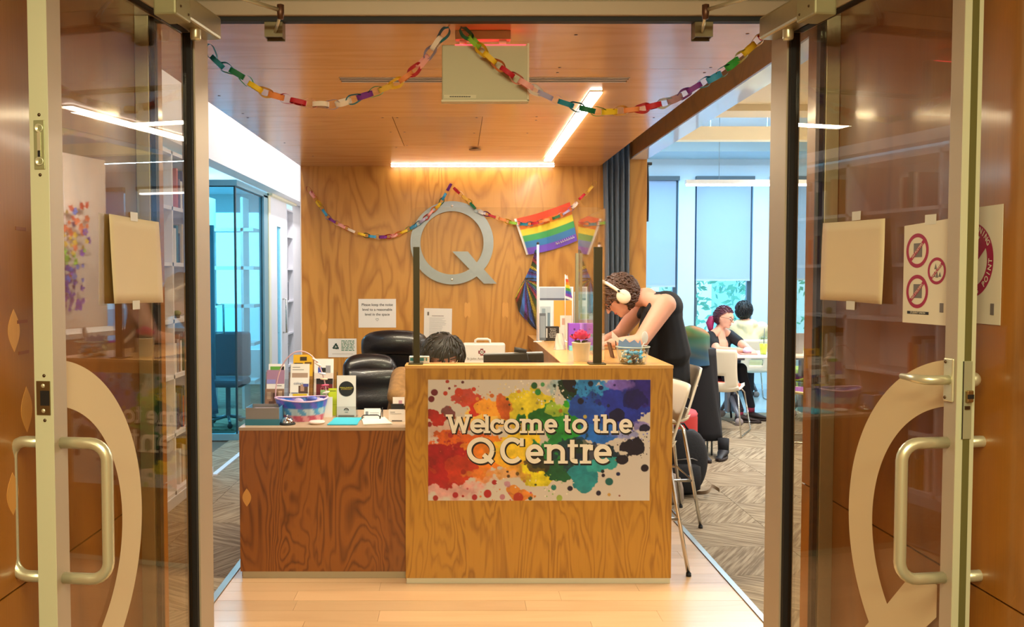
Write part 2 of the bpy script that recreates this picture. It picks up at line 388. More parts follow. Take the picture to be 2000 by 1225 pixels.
# ---------------------------------------------------------------- desk area shell
struct('wall_back', MB().box((-1.195, 6.85, 0), (1.31, 6.99, 2.62)), PLY)
wb = bpy.data.objects['wall_back']
for (px, py, kind) in ((632, 640, 0), (913, 606, 1), (987, 606, 1)):
    q = at(px, py, 6.85)
    poly = lens(0, 0, .11, .05) if not kind else [(-.022, .05), (-.012, .062), (0, .05), (.012, .062), (.022, .05), (.025, -.04), (.016, -.06), (.0, -.042), (-.016, -.06), (-.025, -.04)]
    p = MB().prism(poly, FR(q), .0008, -.0002).build('plywood_plug', PLUG, None); p.parent = wb
p = MB().box((-1.2, 6.845, 0), (-1.192, 6.99, 2.62)).build('wall_end_trim', WHITE, None); p.parent = wb  # white strip paints the light caught by the end of the wall
struct('column', MB().box((1.31, 6.85, 0), (1.44, 7.0, 2.466)), PLY, bevel=.002)
struct('beam', MB().box((1.31, 3.15, 2.466), (1.44, 7.0, 3.3)), plywood('plywood_beam', '9c5f1e', '6e3c0c', (1.2, 4, 4), 7, .5, fibre=(4, 160, 160)), bevel=.002)  # the beam's shadow is put into a darker plywood colour
bs = MB().box((1.312, 3.15, 2.458), (1.438, 6.848, 2.4665)).build('beam_soffit', mat('white_gloss', 'dfe4ee', .22, coat=.5), None); bs.parent = bpy.data.objects['beam']  # blue-white glare under the beam, painted as a pale thin sheet
# hung plywood ceiling, separate sheets
ck = struct('ceiling_desk', MB().box((-1.19, 2.97, 2.418), (1.075, 6.85, 2.47)), mat('ceiling_backing', '3a2412', .8))
rows = [(2.97, 3.65, (-1.195, 1.08)), (3.653, 4.73, (-1.195, 1.08)), (4.733, 5.79, (-1.195, -.343, .13, 1.08)), (5.793, 6.85, (-1.195, 1.08))]
slot = (3.80, 3.90, -.50, .725)
for y0, y1, xs in rows:
    for a, b in zip(xs[:-1], xs[1:]):
        if y0 < 3.8 < y1:
            mb = MB().box((a, y0, 2.406), (b, slot[0], 2.4181)).box((a, slot[1], 2.406), (b, y1, 2.4181)).box((a, slot[0], 2.406), (slot[2], slot[1], 2.4181)).box((slot[3], slot[0], 2.406), (b, slot[1], 2.4181))
        else: mb = MB().box((a+.0015, y0, 2.406), (b-.0015, y1, 2.4181))
        p = mb.build('plywood_sheet', PLYK, None); p.parent = ck
sc = MB()
for (px, py) in ((428, 187), (474, 222), (484, 230), (556, 279), (611, 305), (747, 230), (776, 230), (763, 258), (790, 258), (1125, 68), (1093, 132), (1089, 142), (1388, 132), (1376, 142), (1048, 228), (1047, 235), (1030, 260), (1277, 230), (931, 230), (926, 260), (1460, 66), (774, 288), (795, 284)):
    q = atZ(px, py, 2.406); sc.lathe([(.0001, -.0015), (.006, -.0012), (.0065, 0)], q, 8)
p = sc.build('screw_heads', BRASSD, None); p.parent = ck; p['kind'] = 'stuff'
# linear air slot, in its recess
t = thing('slot_diffuser', 'long slim two-slot air diffuser set flush in the plywood ceiling', 'air vent', (.11, 3.85, 2.41))
for k in range(3):
    yy = slot[0]+.003+k*.042
    box('slot_blade', (-.498, yy, 2.404), (.723, yy+.010, 2.417), mat('vent_white', 'd8cfc4', .5), t)
box('slot_throat', (-.499, 3.803, 2.4165), (.724, 3.897, 2.4178), BLACK, t)
t = thing('sprinkler_cover', 'small round sprinkler cover disc on the plywood ceiling near the hatch', 'sprinkler', atZ(928, 290, 2.406))
MB().lathe([(.0001, -.012), (.038, -.012), (.04, -.009), (.04, -.006), (.0001, -.006)], atZ(928, 290, 2.406), 24).build('cover_plate', mat('disc', 'b48c62', .5), t)
MB().lathe([(.02, -.006), (.02, .0)], atZ(928, 290, 2.406), 16).build('cover_neck', BRASSD, t)
def strip(label, a, b, w, m=LED, group=None):
    t = thing('linear_light', label, 'light', ((a[0]+b[0])/2, (a[1]+b[1])/2, a[2]), group)
    a = Vector(a); b = Vector(b); d = (b-a).normalized(); s = Vector((-d.y, d.x, 0))*w/2
    M = frame(a, d, Vector((-d.y, d.x, 0))); L_ = (b-a).length
    MB().box((0, -w/2, -.012), (L_, w/2, -.002), M).build('diffuser', m, t)
    MB().box((-.004, -w/2-.004, -.004), (L_+.004, w/2+.004, 0), M).build('light_trim', mat('lt', 'c8b8a0', .4), t)
    return t
strip('linear ceiling light running front to back above the counter', (.625, 4.08, 2.406), (.645, 6.45, 2.406), .052)
strip('linear ceiling light running along the top of the wood wall', (-.50, 6.78, 2.406), (.725, 6.78, 2.406), .03)
# ---------------------------------------------------------------- left corridor
struct('wall_left_bulkhead', MB().box((-2.07, 3.15, 2.485), (-1.93, 13.1, 3.55)), WHITE)
struct('wall_left_corridor', MB().box((-2.35, 3.15, 0), (-2.26, 7.05, 2.5)).box((-2.35, 3.05, 0), (-1.23, 3.15, 2.9)), WHITE)
struct('baseboard_left', MB().box((-1.96, 3.3, 0), (-1.925, 7.0, .07)).box((-1.94, 7.0, -.001), (-1.90, 8.6, .012)), mat('base_white', 'd5d5da', .5))
struct('wall_left_far', MB().box((-2.2, 11.42, 0), (-2.1, 13.1, 3.5)), WHITE)
struct('wall_office', MB().box((-6.1, 7.2, 0), (-6.0, 13.1, 3.5)).box((-6.1, 7.05, 0), (-2.30, 7.15, 3.5)), BWHITE)
struct('ceiling', MB().box((-6.2, 2.97, 3.55), (8.6, 13.3, 3.65)).box((-1.3, -3.2, 2.9), (1.5, 3.15, 2.98)), WHITE)
struct('ceiling_office', MB().box((-6.0, 7.15, 2.75), (-2.1, 13.0, 2.8)), BWHITE)
struct('wall_entry_rear', MB().box((-1.3, -3.2, 0), (1.5, -3.1, 2.98)), mat('rear_wall', 'd8c8a8', .7))
# glass office box
g = struct('window_3', MB().box((-2.145, 9.70, 0), (-2.09, 9.90, 2.45)).box((-2.16, 8.52, 2.43), (-2.09, 9.9, 2.485)).box((-5.9, 8.53, 2.43), (-2.16, 8.58, 2.485)).box((-2.15, 8.53, 0), (-2.1, 9.9, .06)).box((-5.9, 8.53, 0), (-2.15, 8.58, .06)), mat('office_frame', '8fb4bd', .4, .6))
for nm, a, b in (('pane', (-2.124, 8.58, .06), (-2.116, 9.70, 2.43)), ('pane', (-3.1, 8.552, .06), (-2.13, 8.56, 2.43))):
    p = MB().box(a, b).build(nm, GLC, None); p.parent = g
for a, b in (((-2.128, 8.545, .06), (-2.112, 8.575, 2.43)), ((-2.125, 9.69, .06), (-2.112, 9.705, 2.43)), ((-2.123, 8.57, 2.42), (-2.114, 9.7, 2.432)), ((-3.1, 8.55, 2.42), (-2.12, 8.562, 2.432))):
    p = MB().box(a, b).build('glazing_bead', mat('bead', '123a44', .5), None); p.parent = g
# office glass door with dark frame (behind the front pane)
dd = struct('door_1', MB().box((-3.0, 9.3, 0), (-2.56, 9.34, .12)).box((-3.0, 9.3, 2.0), (-2.56, 9.34, 2.1)).box((-2.6, 9.3, .1), (-2.53, 9.34, 2.1)).box((-3.05, 9.3, .1), (-2.98, 9.34, 2.1)), mat('door_frame_teal', '2f6f7c', .4, .4))
p = MB().box((-2.98, 9.315, .12), (-2.6, 9.325, 2.0)).build('pane', GLC, None); p.parent = dd
p = MB().tube([(-2.50, 9.25, .98), (-2.42, 9.25, .98), (-2.42, 9.25, 1.28), (-2.50, 9.25, 1.28)], .012).build('door_pull', CHROME, None); p.parent = dd
# sliding door, far shelf
d2 = struct('door_2', MB().box((-2.13, 10.02, .02), (-2.09, 10.38, 2.46)).box((-2.13, 10.62, .02), (-2.09, 10.98, 2.46)).box((-2.13, 10.38, 2.15), (-2.09, 10.62, 2.46)).box((-2.13, 10.38, .02), (-2.09, 10.62, .5)), WHITE)
p = MB().box((-2.115, 10.38, .5), (-2.105, 10.62, 2.15)).build('pane', GLC, None); p.parent = d2
p = MB().tube([(-2.09, 10.7, .9), (-2.05, 10.7, .9), (-2.05, 10.7, 1.3), (-2.09, 10.7, 1.3)], .012).build('door_pull', CHROME, None); p.parent = d2
struct('trim_6', MB().box((-2.14, 9.9, 0), (-2.08, 10.0, 2.485)).box((-2.1, 9.9, 2.46), (-2.04, 11.4, 2.50)), CREAM)
# far walls
def wall_with_holes(x0, x1, y, z1, holes, t=.15):
    mb = MB(); xs = x0
    for (a, b, za, zb) in holes:
        mb.box((xs, y, 0), (a, y+t, z1)); mb.box((a, y, 0), (b, y+t, za)); mb.box((a, y, zb), (b, y+t, z1)); xs = b
    mb.box((xs, y, 0), (x1, y+t, z1)); return mb
HW = [(1.5, 2.12, .35, 2.98), (2.36, 3.19, .35, 2.98), (3.43, 4.27, .35, 2.98), (4.50, 5.34, .35, 2.98), (5.58, 6.42, .35, 2.98), (6.66, 7.5, .35, 2.98)]
struct('wall_windows', wall_with_holes(1.30, 8.5, 13.0, 3.6, HW), mat('window_wall', 'cfe2f0', .6))
struct('wall_office_rear', wall_with_holes(-6.1, 1.30, 13.0, 3.6, [(-5.2, -4.0, .5, 2.5), (-3.75, -2.6, .5, 2.5)]), BWHITE)
struct('wall_right', MB().box((8.4, 3.15, 0), (8.5, 13.1, 3.6)).box((1.44, 3.05, 0), (8.5, 3.15, 3.6)), WHITE)
struct('wall_behind_desk', MB().box((-1.1, 7.0, 0), (-1.0, 13.0, 3.5)).box((1.3, 7.0, 0), (1.4, 13, 3.5)), WHITE)
FRM = mat('window_frame_dark', '4b5a66', .4, .5)
BLIND = bpy.data.materials.new('roller_blind'); BLIND.use_nodes = True
nt = BLIND.node_tree
for n in list(nt.nodes): nt.nodes.remove(n)
o_ = nt.nodes.new('ShaderNodeOutputMaterial'); a_ = nt.nodes.new('ShaderNodeBsdfDiffuse'); b_ = nt.nodes.new('ShaderNodeBsdfTranslucent'); m_ = nt.nodes.new('ShaderNodeMixShader')
a_.inputs[0].default_value = (.58, .67, .8, 1); b_.inputs[0].default_value = (.58, .68, .85, 1); m_.inputs[0].default_value = .45
nt.links.new(a_.outputs[0], m_.inputs[1]); nt.links.new(b_.outputs[0], m_.inputs[2]); nt.links.new(m_.outputs[0], o_.inputs[0])
labs = ['second window pane strip']*6
for k, (a, b, za, zb) in enumerate(HW):
    w = struct('window_%d' % (4+k), MB().box((a, 13.05, za), (a+.04, 13.11, zb)).box((b-.06, 13.05, za), (b, 13.11, zb)).box((a+.04, 13.05, za), (b-.06, 13.11, za+.05)).box((a+.04, 13.05, zb-.05), (b-.06, 13.11, zb)), FRM)
    p = MB().box((a+.04, 13.08, za+.05), (b-.06, 13.086, zb-.05)).build('pane', GLW, None); p.parent = w
bl_lab = {1: 'pale roller blind half lowered, nearest the wood column', 2: 'pale roller blind above the seated ponytailed reader', 3: 'pale roller blind seen past the open right door leaf'}
for k, zb in ((0, 1.44), (1, 1.44), (2, 1.53), (3, 1.54), (4, 1.5), (5, 1.5)):
    a, b = HW[k][:2]
    t = thing('roller_blind', bl_lab.get(k, 'pale roller blind on a window out of plain view beside the others'), 'blind', ((a+b)/2, 12.97, 2.95), None if k in bl_lab else 'roller blinds in windows out of view')
    MB().box((a+.02, 12.985, zb), (b-.04, 12.989, 2.95)).build('blind_fabric', BLIND, t)
    MB().box((a+.02, 12.98, zb-.025), (b-.04, 12.994, zb)).build('hem_bar', mat('hem', 'b9c6d0', .5), t)
    MB().box((a-.0, 12.93, 2.95), (b, 12.999, 3.01)).build('cassette', mat('cassette', '54636e', .5), t)
# study room ceiling pieces
struct('ceiling_study_near', MB().box((1.6, 3.15, 2.92), (8.4, 7.4, 3.02)).box((1.44, 7.1, 2.87), (8.4, 7.4, 2.95)), CREAM)
struct('beam_study', MB().box((1.4, 9.45, 3.0), (8.4, 9.6, 3.14)), CREAM)
struct('bulkhead_study', MB().box((1.4, 12.2, 3.26), (8.4, 13.0, 3.55)), mat('bulkhead_pale', 'b9d3e0', .6))
for k, (x, y, w, d) in enumerate(((3.0, 8.3, .9, .5), (4.4, 8.7, 1.2, .4), (3.3, 10.6, 1.0, .5))):
    t = thing('ceiling_panel', ['pale blue acoustic panel hung nearest the wood beam', 'pale blue acoustic panel hung beyond the right door leaf', 'pale blue acoustic panel hung behind the cream beam'][k], 'ceiling panel', (x, y, 3.3))
    MB().box((x-w/2, y-d/2, 3.22), (x+w/2, y+d/2, 3.26)).build('panel_board', mat('acoustic', 'a8dcf2', .5), t)  # pale blue board stands in for a bright skylight panel
    MB().tube([(x-w/3, y, 3.26), (x-w/3, y, 3.55)], .006, 6).tube([(x+w/3, y, 3.26), (x+w/3, y, 3.55)], .006, 6).build('hanger', STEEL, t)
t = thing('pendant_light', 'long white linear pendant light hanging before the windows', 'light', (3.3, 10, 2.6))
MB().box((2.54, 9.97, 2.575), (4.3, 10.03, 2.595)).build('diffuser', LEDC, t)
MB().box((2.53, 9.965, 2.595), (4.31, 10.035, 2.64)).build('housing', mat('pend', 'e8eef2', .4), t)
for x in (2.9, 3.9): MB().tube([(x, 10, 2.64), (x, 10, 3.55)], .003, 5).build('cable', STEEL, t)
# outdoors: pale tree shapes beyond the windows
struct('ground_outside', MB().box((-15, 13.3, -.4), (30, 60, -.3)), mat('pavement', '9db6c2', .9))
bd = thing('building', 'pale concrete building with tall fins seen through the windows', 'building', (6, 26, -.3))
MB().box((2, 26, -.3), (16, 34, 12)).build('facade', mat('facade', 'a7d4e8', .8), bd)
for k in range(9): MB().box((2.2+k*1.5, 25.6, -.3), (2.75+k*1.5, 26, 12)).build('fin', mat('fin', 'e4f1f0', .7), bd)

rt = random.Random(31)
for k, (x, y, h) in enumerate(((4.3, 16.6, 4.5), (6.6, 19.5, 5.2), (9.6, 22.5, 5.0))):
    t = thing('tree', ['leafy tree outside the window above the ponytailed person', 'leafy tree outside, beyond the second window', 'leafy tree outside, furthest right through the windows'][k], 'tree', (x, y, -.3))
    MB().tube([(x, y, -.3), (x+.05, y, 1.2), (x-.05, y+.1, 2.6)], [.12, .09, .05], 8).build('trunk', mat('bark', '6a6a60', .9), t)
    mb = MB()
    for q in range(700):
        c_ = Vector((x+max(-1, min(1, rt.gauss(0, .5))), y+max(-1, min(1, rt.gauss(0, .5))), 1.9+rt.gauss(0, .7))); d = Vector((rt.gauss(0, 1), rt.gauss(0, 1), rt.gauss(0, 1))).normalized()*.085; e = d.orthogonal().normalized()*.045
        mb.add([c_-d, c_+e, c_+d, c_-e], [(0, 1, 2, 3)])
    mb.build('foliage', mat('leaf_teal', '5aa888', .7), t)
# ---------------------------------------------------------------- glass door leaves, opened towards the camera
VIN = mat('frosted_vinyl', 'cdb68c', .75)
REDI = mat('sign_red', '9c1740', .6); GREYI = mat('sign_grey', '6d6560', .6); PPR = mat('poster_paper', 'd8cdb4', .7)
TAPE = mat('sticky_tape', 'e6e0cc', .35, alpha=.75)
ALUE = mat('leaf_edge_aluminium', 'd6d7b2', .45, .3)  # paler, greener copy: lamplight on the leaf edges put into the colour
ROUT = .45; QZ = .93; LW = .885
def leaf(n, H, th, side):
    """side -1 left leaf, +1 right leaf; local (s from hinge, z, n towards the opening)"""
    d = Vector((side*math.sin(R(th)), -math.cos(R(th)), 0)); up = Vector((0, 0, 1)); nn = Vector((-side*math.cos(R(th)), -math.sin(R(th)), 0))
    def P(s, z, k): return Vector(H)+d*s+up*z+nn*k
    def lb(mb, s0, s1, z0, z1, n0, n1):
        vs = [P(s, z, k) for z in (z0, z1) for (s, k) in ((s0, n0), (s1, n0), (s1, n1), (s0, n1))]
        return mb.add(vs, [(0, 3, 2, 1), (4, 5, 6, 7), (0, 1, 5, 4), (1, 2, 6, 5), (2, 3, 7, 6), (3, 0, 4, 7)])
    root = thing('door_leaf', ('left' if side < 0 else 'right')+' glass door leaf standing open, '+('with flush bolt in its edge' if side < 0 else 'with lever handle and lock'), 'door', P(LW/2, 0, -.022))
    wst = .055 if side < 0 else .042
    for (a, b) in ((0, .1), (LW-wst, LW-.0005)):
        lb(MB(), a, b, .012, 2.395, -.045, 0).build('stile', ALUF, root, bevel=.0015)
    lb(MB(), LW-.0006, LW+.0012, .012, 2.395, -.045, 0).build('edge_face', ALUE, root)
    lb(MB(), .1, LW-wst, 2.32, 2.395, -.045, 0).build('top_rail', ALUF, root, bevel=.0015)
    lb(MB(), .1, LW-wst, .012, .11, -.045, 0).build('bottom_rail', ALUF, root, bevel=.0015)
    g = MB(); lb(g, .1, .113, .11, 2.32, -.034, -.006); lb(g, .128, LW-wst, 2.317, 2.32, -.034, -.006); lb(g, .128, LW-wst, .11, .12, -.034, -.006)
    g.build('glazing_gasket', BLACK, root)
    lb(MB(), .12, LW-wst, .115, 2.312, -.026, -.020).build('pane', GL, root)
    # frosted half letter on the outer face of the glass
    c0 = LW+.006; lim = LW-wst-.001; ro = ROUT; ri = ROUT*.76; mb = MB(); N = 72; vs = []
    for i in range(N+1):
        a = -math.pi/2+math.pi*i/N
        for r in (ro, ri): vs.append(P(min(lim, c0-r*math.cos(a)), QZ+r*math.sin(a), -.0196))
    mb.add(vs, [(2*i, 2*i+2, 2*i+3, 2*i+1) for i in range(N)])
    if side > 0:
        k = ROUT/275
        pol = [(50*k, -57*k), (105*k, -57*k), (165*k, -127*k), (197*k, -157*k), (295*k, -270*k), (210*k, -270*k), (113*k, -170*k), (50*k, -105*k)]
        mb.add([P(c0-x, QZ+z, -.0194) for x, z in pol], [tuple(range(len(pol)))])
    mb.build('frosted_decal', VIN, root)
    # pull handles on both faces
    zt, zb = 1.187, .871; sh = LW-.03
    for o0, o1, nm in ((0, .108, 'pull_handle'), (-.045, -.130, 'pull_handle')):
        sg = 1 if o1 > 0 else -1; pts = [P(sh, zt, o0)]
        rr = .04
        for t in range(7):
            a = math.pi/2*t/6; pts.append(P(sh-.004*t/6, zt-rr+rr*math.cos(a), o1-sg*rr+sg*rr*math.sin(a)))
        for t in range(7):
            a = math.pi/2*t/6; pts.append(P(sh-.004*(1-t/6), zb+rr-rr*math.sin(a), o1-sg*rr+sg*rr*math.cos(a)))
        pts.append(P(sh, zb, o0)); h = MB().tube(pts, .0135, 14).build(nm, HALU, root)
    # closer body, spindle caps, arm, shoe
    c = MB(); lb(c, .03, .30, 2.315, 2.385, 0, .06); c.build('closer_body', ALU, root, bevel=.008)
    c = MB(); lb(c, .27, .37, 2.300, 2.392, -.002, .066); pl = c.build('closer_cover', mat('cover_green', 'aaa57c', .5, .4), root, bevel=.006)
    for (s, z) in ((.29, 2.32), (.34, 2.33), (.29, 2.37)):
        q = P(s, z, .066); MB().ell(q, (.004, .004, .004), n=8, m=4).build('screw', BRASSD, root)
    MB().lathe([(.0001, 2.282), (.014, 2.284), (.016, 2.29), (.016, 2.318)], P(.16, 0, .03), 18).build('spindle_cap', HALU, root)
    j = at(548 if side < 0 else 1378, 24, 2.76); b = at(536 if side < 0 else 1371, 66, 2.925)
    MB().tube([P(.39, 2.405, .03), j+Vector((0, 0, .006))], .0065, 8).build('closer_arm', HALU, root)
    MB().tube([j+Vector((0, 0, -.006)), b], .005, 8).build('closer_link', HALU, root)
    MB().lathe([(.0001, -.022), (.009, -.02), (.011, .0), (.011, .022), (.0001, .026)], j, 14).build('arm_joint', mat('joint', '6b4c3a', .4, .7), root)
    x0 = b.x-.028; sh_ = MB().box((x0, 2.905, 2.338), (x0+.058, 2.912, 2.3995)).box((x0, 2.912, 2.338), (x0+.004, 2.95, 2.3995)).box((x0+.054, 2.912, 2.338), (x0+.058, 2.95, 2.3995)).box((x0, 2.946, 2.334), (x0+.058, 2.952, 2.3995)).build('closer_shoe', mat('shoe', '7c6f50', .45, .6), root)
    if side < 0:
        e = LW+.0012
        lb(MB(), e, e+.002, 1.81, 1.92, -.034, -.008).build('flush_bolt', mat('bolt_plate', 'a9ab80', .4, .6), root, bevel=.001)
        M = frame(P(e+.002, 0, -.021), nn, up)
        for z in (1.828, 1.902): MB().lathe([(.0001, -.0015), (.007, -.001), (.0095, .0015), (.0095, .0)], P(e+.003, z, -.021), 16, Matrix.Rotation(math.pi/2, 4, 'X')).build('finger_cup', HALU, root)
        lb(MB(), e+.002, e+.0035, 1.838, 1.893, -.025, -.017).build('bolt_bar', HALU, root)
        lb(MB(), e+.002, e+.004, 1.838, 1.852, -.024, -.018).build('bolt_slot', BLACK, root)
        for z in (1.932, 1.798, 1.345, 1.243): MB().ell(P(e, z, -.021), (.004, .003, .004), n=10, m=5).build('screw', BRASSD, root)
        sp = MB(); lb(sp, e, e+.002, 1.255, 1.333, -.04, -.006); sp.build('strike_plate', mat('plate', '8d7f5c', .3, .9), root, bevel=.001)
        lb(MB(), e+.002, e+.0026, 1.277, 1.311, -.03, -.008).build('strike_hole', BLACK, root)
        for z in (1.265, 1.322): MB().ell(P(e+.002, z, -.023), (.005, .002, .005), n=10, m=5).build('screw', HALU, root)
    else:
        e = LW+.0012
        lb(MB(), e, e+.0006, .02, 2.39, -.034, -.017).build('brush_seal', mat('brush', '5f5826', .9), root)
        lb(MB(), e+.0006, e+.003, 1.20, 1.378, -.036, -.012).build('lock_faceplate', mat('lockplate', 'bfc3a0', .4, .6), root, bevel=.001)
        lb(MB(), e+.003, e+.0034, 1.20, 1.378, -.0145, -.012).build('faceplate_slot', BLACK, root)
        lb(MB(), e+.003, e+.012, 1.285, 1.312, -.034, -.018).build('latch_bolt', mat('latchb', 'a88c5c', .35, .9), root, bevel=.002)
        lb(MB(), e+.0121, e+.0125, 1.293, 1.303, -.034, -.018).build('latch_slot', BLACK, root)
        lb(MB(), e+.003, e+.006, 1.268, 1.276, -.030, -.018).build('dead_latch', BRASSD, root)
        lb(MB(), LW-.038, LW-.006, 1.283, 1.383, 0, .006).build('escutcheon', HALU, root, bevel=.004)
        for z in (1.292, 1.374): MB().ell(P(LW-.03, z, .006), (.004, .004, .004), n=8, m=4).build('screw', BRASSD, root)
        pts = [P(LW-.02, 1.333, 0), P(LW-.02, 1.333, .045), P(LW-.028, 1.333, .058), P(LW-.05, 1.333, .064), P(LW-.11, 1.333, .06)]
        MB().tube(pts, [.011, .011, .011, .010, .007], 12).build('lever', HALU, root)
        MB().ell(P(LW-.02, 1.333, -.055), (.018, .018, .018)).build('turn_knob', HALU, root)
    return P, root
PL, RL = leaf('l', (-.80, 2.9, 0), 7.6, -1)
PR_, RR = leaf('r', (1.004, 2.9, 0), 8.3, 1)
def leaf_sheet(P, s0, s1, z0, z1, k, m, curl, tilt, name, label, cat):
    def fn(u, v):
        s = s0+(s1-s0)*u; z = z0+(z1-z0)*v
        return P(s+tilt*(v-.5)+curl*.3*math.sin(v*3)*(u-.5), z+tilt*.8*(u-.5), k+curl*(2*u-1)**2*(.4+.6*(1-v)))
    mb = grid(fn, 10, 8); o = mb.build(name, m); s = o.modifiers.new('thick', 'SOLIDIFY'); s.thickness = .0004
    return tag(o, label, cat)
leaf_sheet(PL, .325, .60, 1.497, 1.728, -.0185, CPAPER, .012, .006, 'paper_sheet', 'plain cream sheet of paper taped inside the left door leaf', 'paper')
leaf_sheet(PL, .42, .625, 1.495, 1.732, -.028, mat('brown_card', 'a98a52', .8), -.006, .0, 'paper_sheet', 'brownish sheet on the outer side of the left door leaf', 'paper')  # unlit side of the paper, its shade put into the brown
leaf_sheet(PR_, .300, .592, 1.500, 1.722, -.0185, CPAPER, .014, -.006, 'paper_sheet', 'plain cream sheet of paper taped inside the right door leaf', 'paper')
for (P, s, z, lab) in ((PL, .465, 1.732, 'tape above the cream sheet on the left leaf'), (PL, .46, 1.492, 'tape below the cream sheet on the left leaf'), (PR_, .455, 1.735, 'tape above the cream sheet on the right leaf'), (PR_, .435, 1.49, 'tape below the cream sheet on the right leaf'), (PR_, .76, 1.706, 'tape holding the poster of three red rings')):
    mb = MB(); mb.add([P(s-.02, z-.012, -.0175), P(s+.02, z-.012, -.0172), P(s+.021, z+.012, -.0172), P(s-.02, z+.012, -.0175), P(s-.02, z-.012, -.0171), P(s+.02, z-.012, -.0168), P(s+.021, z+.012, -.0168), P(s-.02, z+.012, -.0171)], [(0, 3, 2, 1), (4, 5, 6, 7), (0, 1, 5, 4), (1, 2, 6, 5), (2, 3, 7, 6), (3, 0, 4, 7)])
    tag(mb.build('sticky_tape', TAPE), 'piece of clear '+lab, 'tape')
# poster with three prohibition rings
def ring(mb, M, cx, cy, r0, r1, z=.0, a0=0, a1=360, n=40):
    vs = []
    for i in range(n+1):
        a = R(a0+(a1-a0)*i/n); vs += [M @ Vector((cx+r0*math.cos(a), cy+r0*math.sin(a), z)), M @ Vector((cx+r1*math.cos(a), cy+r1*math.sin(a), z))]
    mb.add(vs, [(2*i, 2*i+1, 2*i+3, 2*i+2) for i in range(n)])
def bar(mb, M, x0, y0, x1, y1, w, z=0.):
    d = Vector((x1-x0, y1-y0)).normalized(); p = Vector((-d.y, d.x))*w/2
    mb.add([M @ Vector((x0-p.x, y0-p.y, z)), M @ Vector((x1-p.x, y1-p.y, z)), M @ Vector((x1+p.x, y1+p.y, z)), M @ Vector((x0+p.x, y0+p.y, z))], [(0, 1, 2, 3)])
s0, s1, z0, z1 = .845, .680, 1.455, 1.700
root = thing('notice_poster', 'poster with three red prohibition rings taped on the right door leaf', 'poster', PR_(.76, z0, -.018))
o_ = PR_(.68, 0, -.0178); xd = PR_(.845, 0, 0)-PR_(.68, 0, 0); n_ = PR_(0, 0, 1)-PR_(0, 0, 0)
# readable from the opening side: x runs away from hinge on this face
M = frame(PR_(.662, z0, -.0178), xd, (0, 0, 1)); nrm = M.to_3x3() @ Vector((0, 0, 1))
W_ = .165; H_ = .245
fl = 1 if nrm.dot(n_) > 0 else -1
MB().prism([(0, 0), (W_, 0), (W_, H_+.004), (0, H_-.004)], M, .0006, -.0004).build('sheet', PPR, root)
for cx, cy, r, w_ in ((.052, .178, .042, 'NO POSTERS'), (.124, .128, .032, 'NO FLYERS'), (.054, .078, .041, 'NO STICKERS')):
    ic = MB()
    if r != .032: ic.add([M @ Vector((cx-.014, cy-.016, .0005)), M @ Vector((cx+.018, cy-.016, .0005)), M @ Vector((cx+.018, cy+.018, .0005)), M @ Vector((cx-.014, cy+.018, .0005))], [(0, 1, 2, 3)])
    else:
        for (dx, dy, hh) in ((-.009, -.014, .012), (.001, -.016, .018), (.011, -.014, .012), (-.004, .004, .014)):
            ic.add([M @ Vector((cx+dx-.005, cy+dy, .0005)), M @ Vector((cx+dx+.005, cy+dy, .0005)), M @ Vector((cx+dx, cy+dy+hh, .0005))], [(0, 1, 2)])
    ic.build('pictogram', GREYI, root)
    mb = MB(); ring(mb, M, cx, cy, r*.78, r, .0007); bar(mb, M, cx-r*.66, cy-r*.62, cx+r*.66, cy+r*.62, r*.22, .0008); mb.build('prohibition_ring', REDI, root)
    text(w_, .0088, M @ Matrix.Translation((cx, cy, .001)) @ Matrix.Rotation(R(43), 4, 'Z'), PPR, root, ext=.0001)
MB().box((.018, .0225, .0002), (.098, .0295, .0007), M).build('caption_bar', INK, root)
text('STUDENT UNION', .007, M @ Matrix.Translation((.058, .026, .0008)), PPR, root, ext=.0001)
MB().box((.137, .030, .0002), (.150, .052, .0007), M).build('stamp', GREYI, root)
# notice on the right entry wall
root = thing('notice_poster', 'poster with one large red ring lettered THIS POINT on the right entry wall', 'poster', (1.218, 2.1, 1.46))
M = frame((1.2185, 2.226, 1.46), (0, -1, 0), (0, 0, 1)); W_ = .216; H_ = .272
MB().prism([(0, 0), (W_, 0), (W_+.001, H_), (0, H_)], M, .0008, -.0006).build('sheet', PPR, root)
mb = MB(); cx, cy, r = .098, .148, .088; ring(mb, M, cx, cy, r*.72, r, .0008, n=64); bar(mb, M, cx-r*.62, cy-r*.55, cx+r*.62, cy+r*.55, r*.40, .0009); mb.build('prohibition_ring', REDI, root)
def arc_text(s, cx, cy, r, a0, step, size, flip):
    for i, ch in enumerate(s):
        if ch == ' ': continue
        a = a0+(step*i if flip else -step*i); T = M @ Matrix.Translation((cx+r*math.cos(R(a)), cy+r*math.sin(R(a)), .0011)) @ Matrix.Rotation(R(a-90 if not flip else a+90), 4, 'Z')
        text(ch, size, T, PPR, root, name='letter', ext=.0001, bold=.0003)
arc_text('NO CAMPAIGNING', cx, cy, r*.87, 168, 10.5, .019, False)
arc_text('PAST THIS POINT', cx, cy, r*.87, 200, 11.3, .019, True)
MB().box((.178, .022, .0002), (.192, .048, .0009), M).build('stamp', GREYI, root)
MB().box((.085, .262, .0008), (.11, .277, .0012), M).build('tape_piece', TAPE, root)
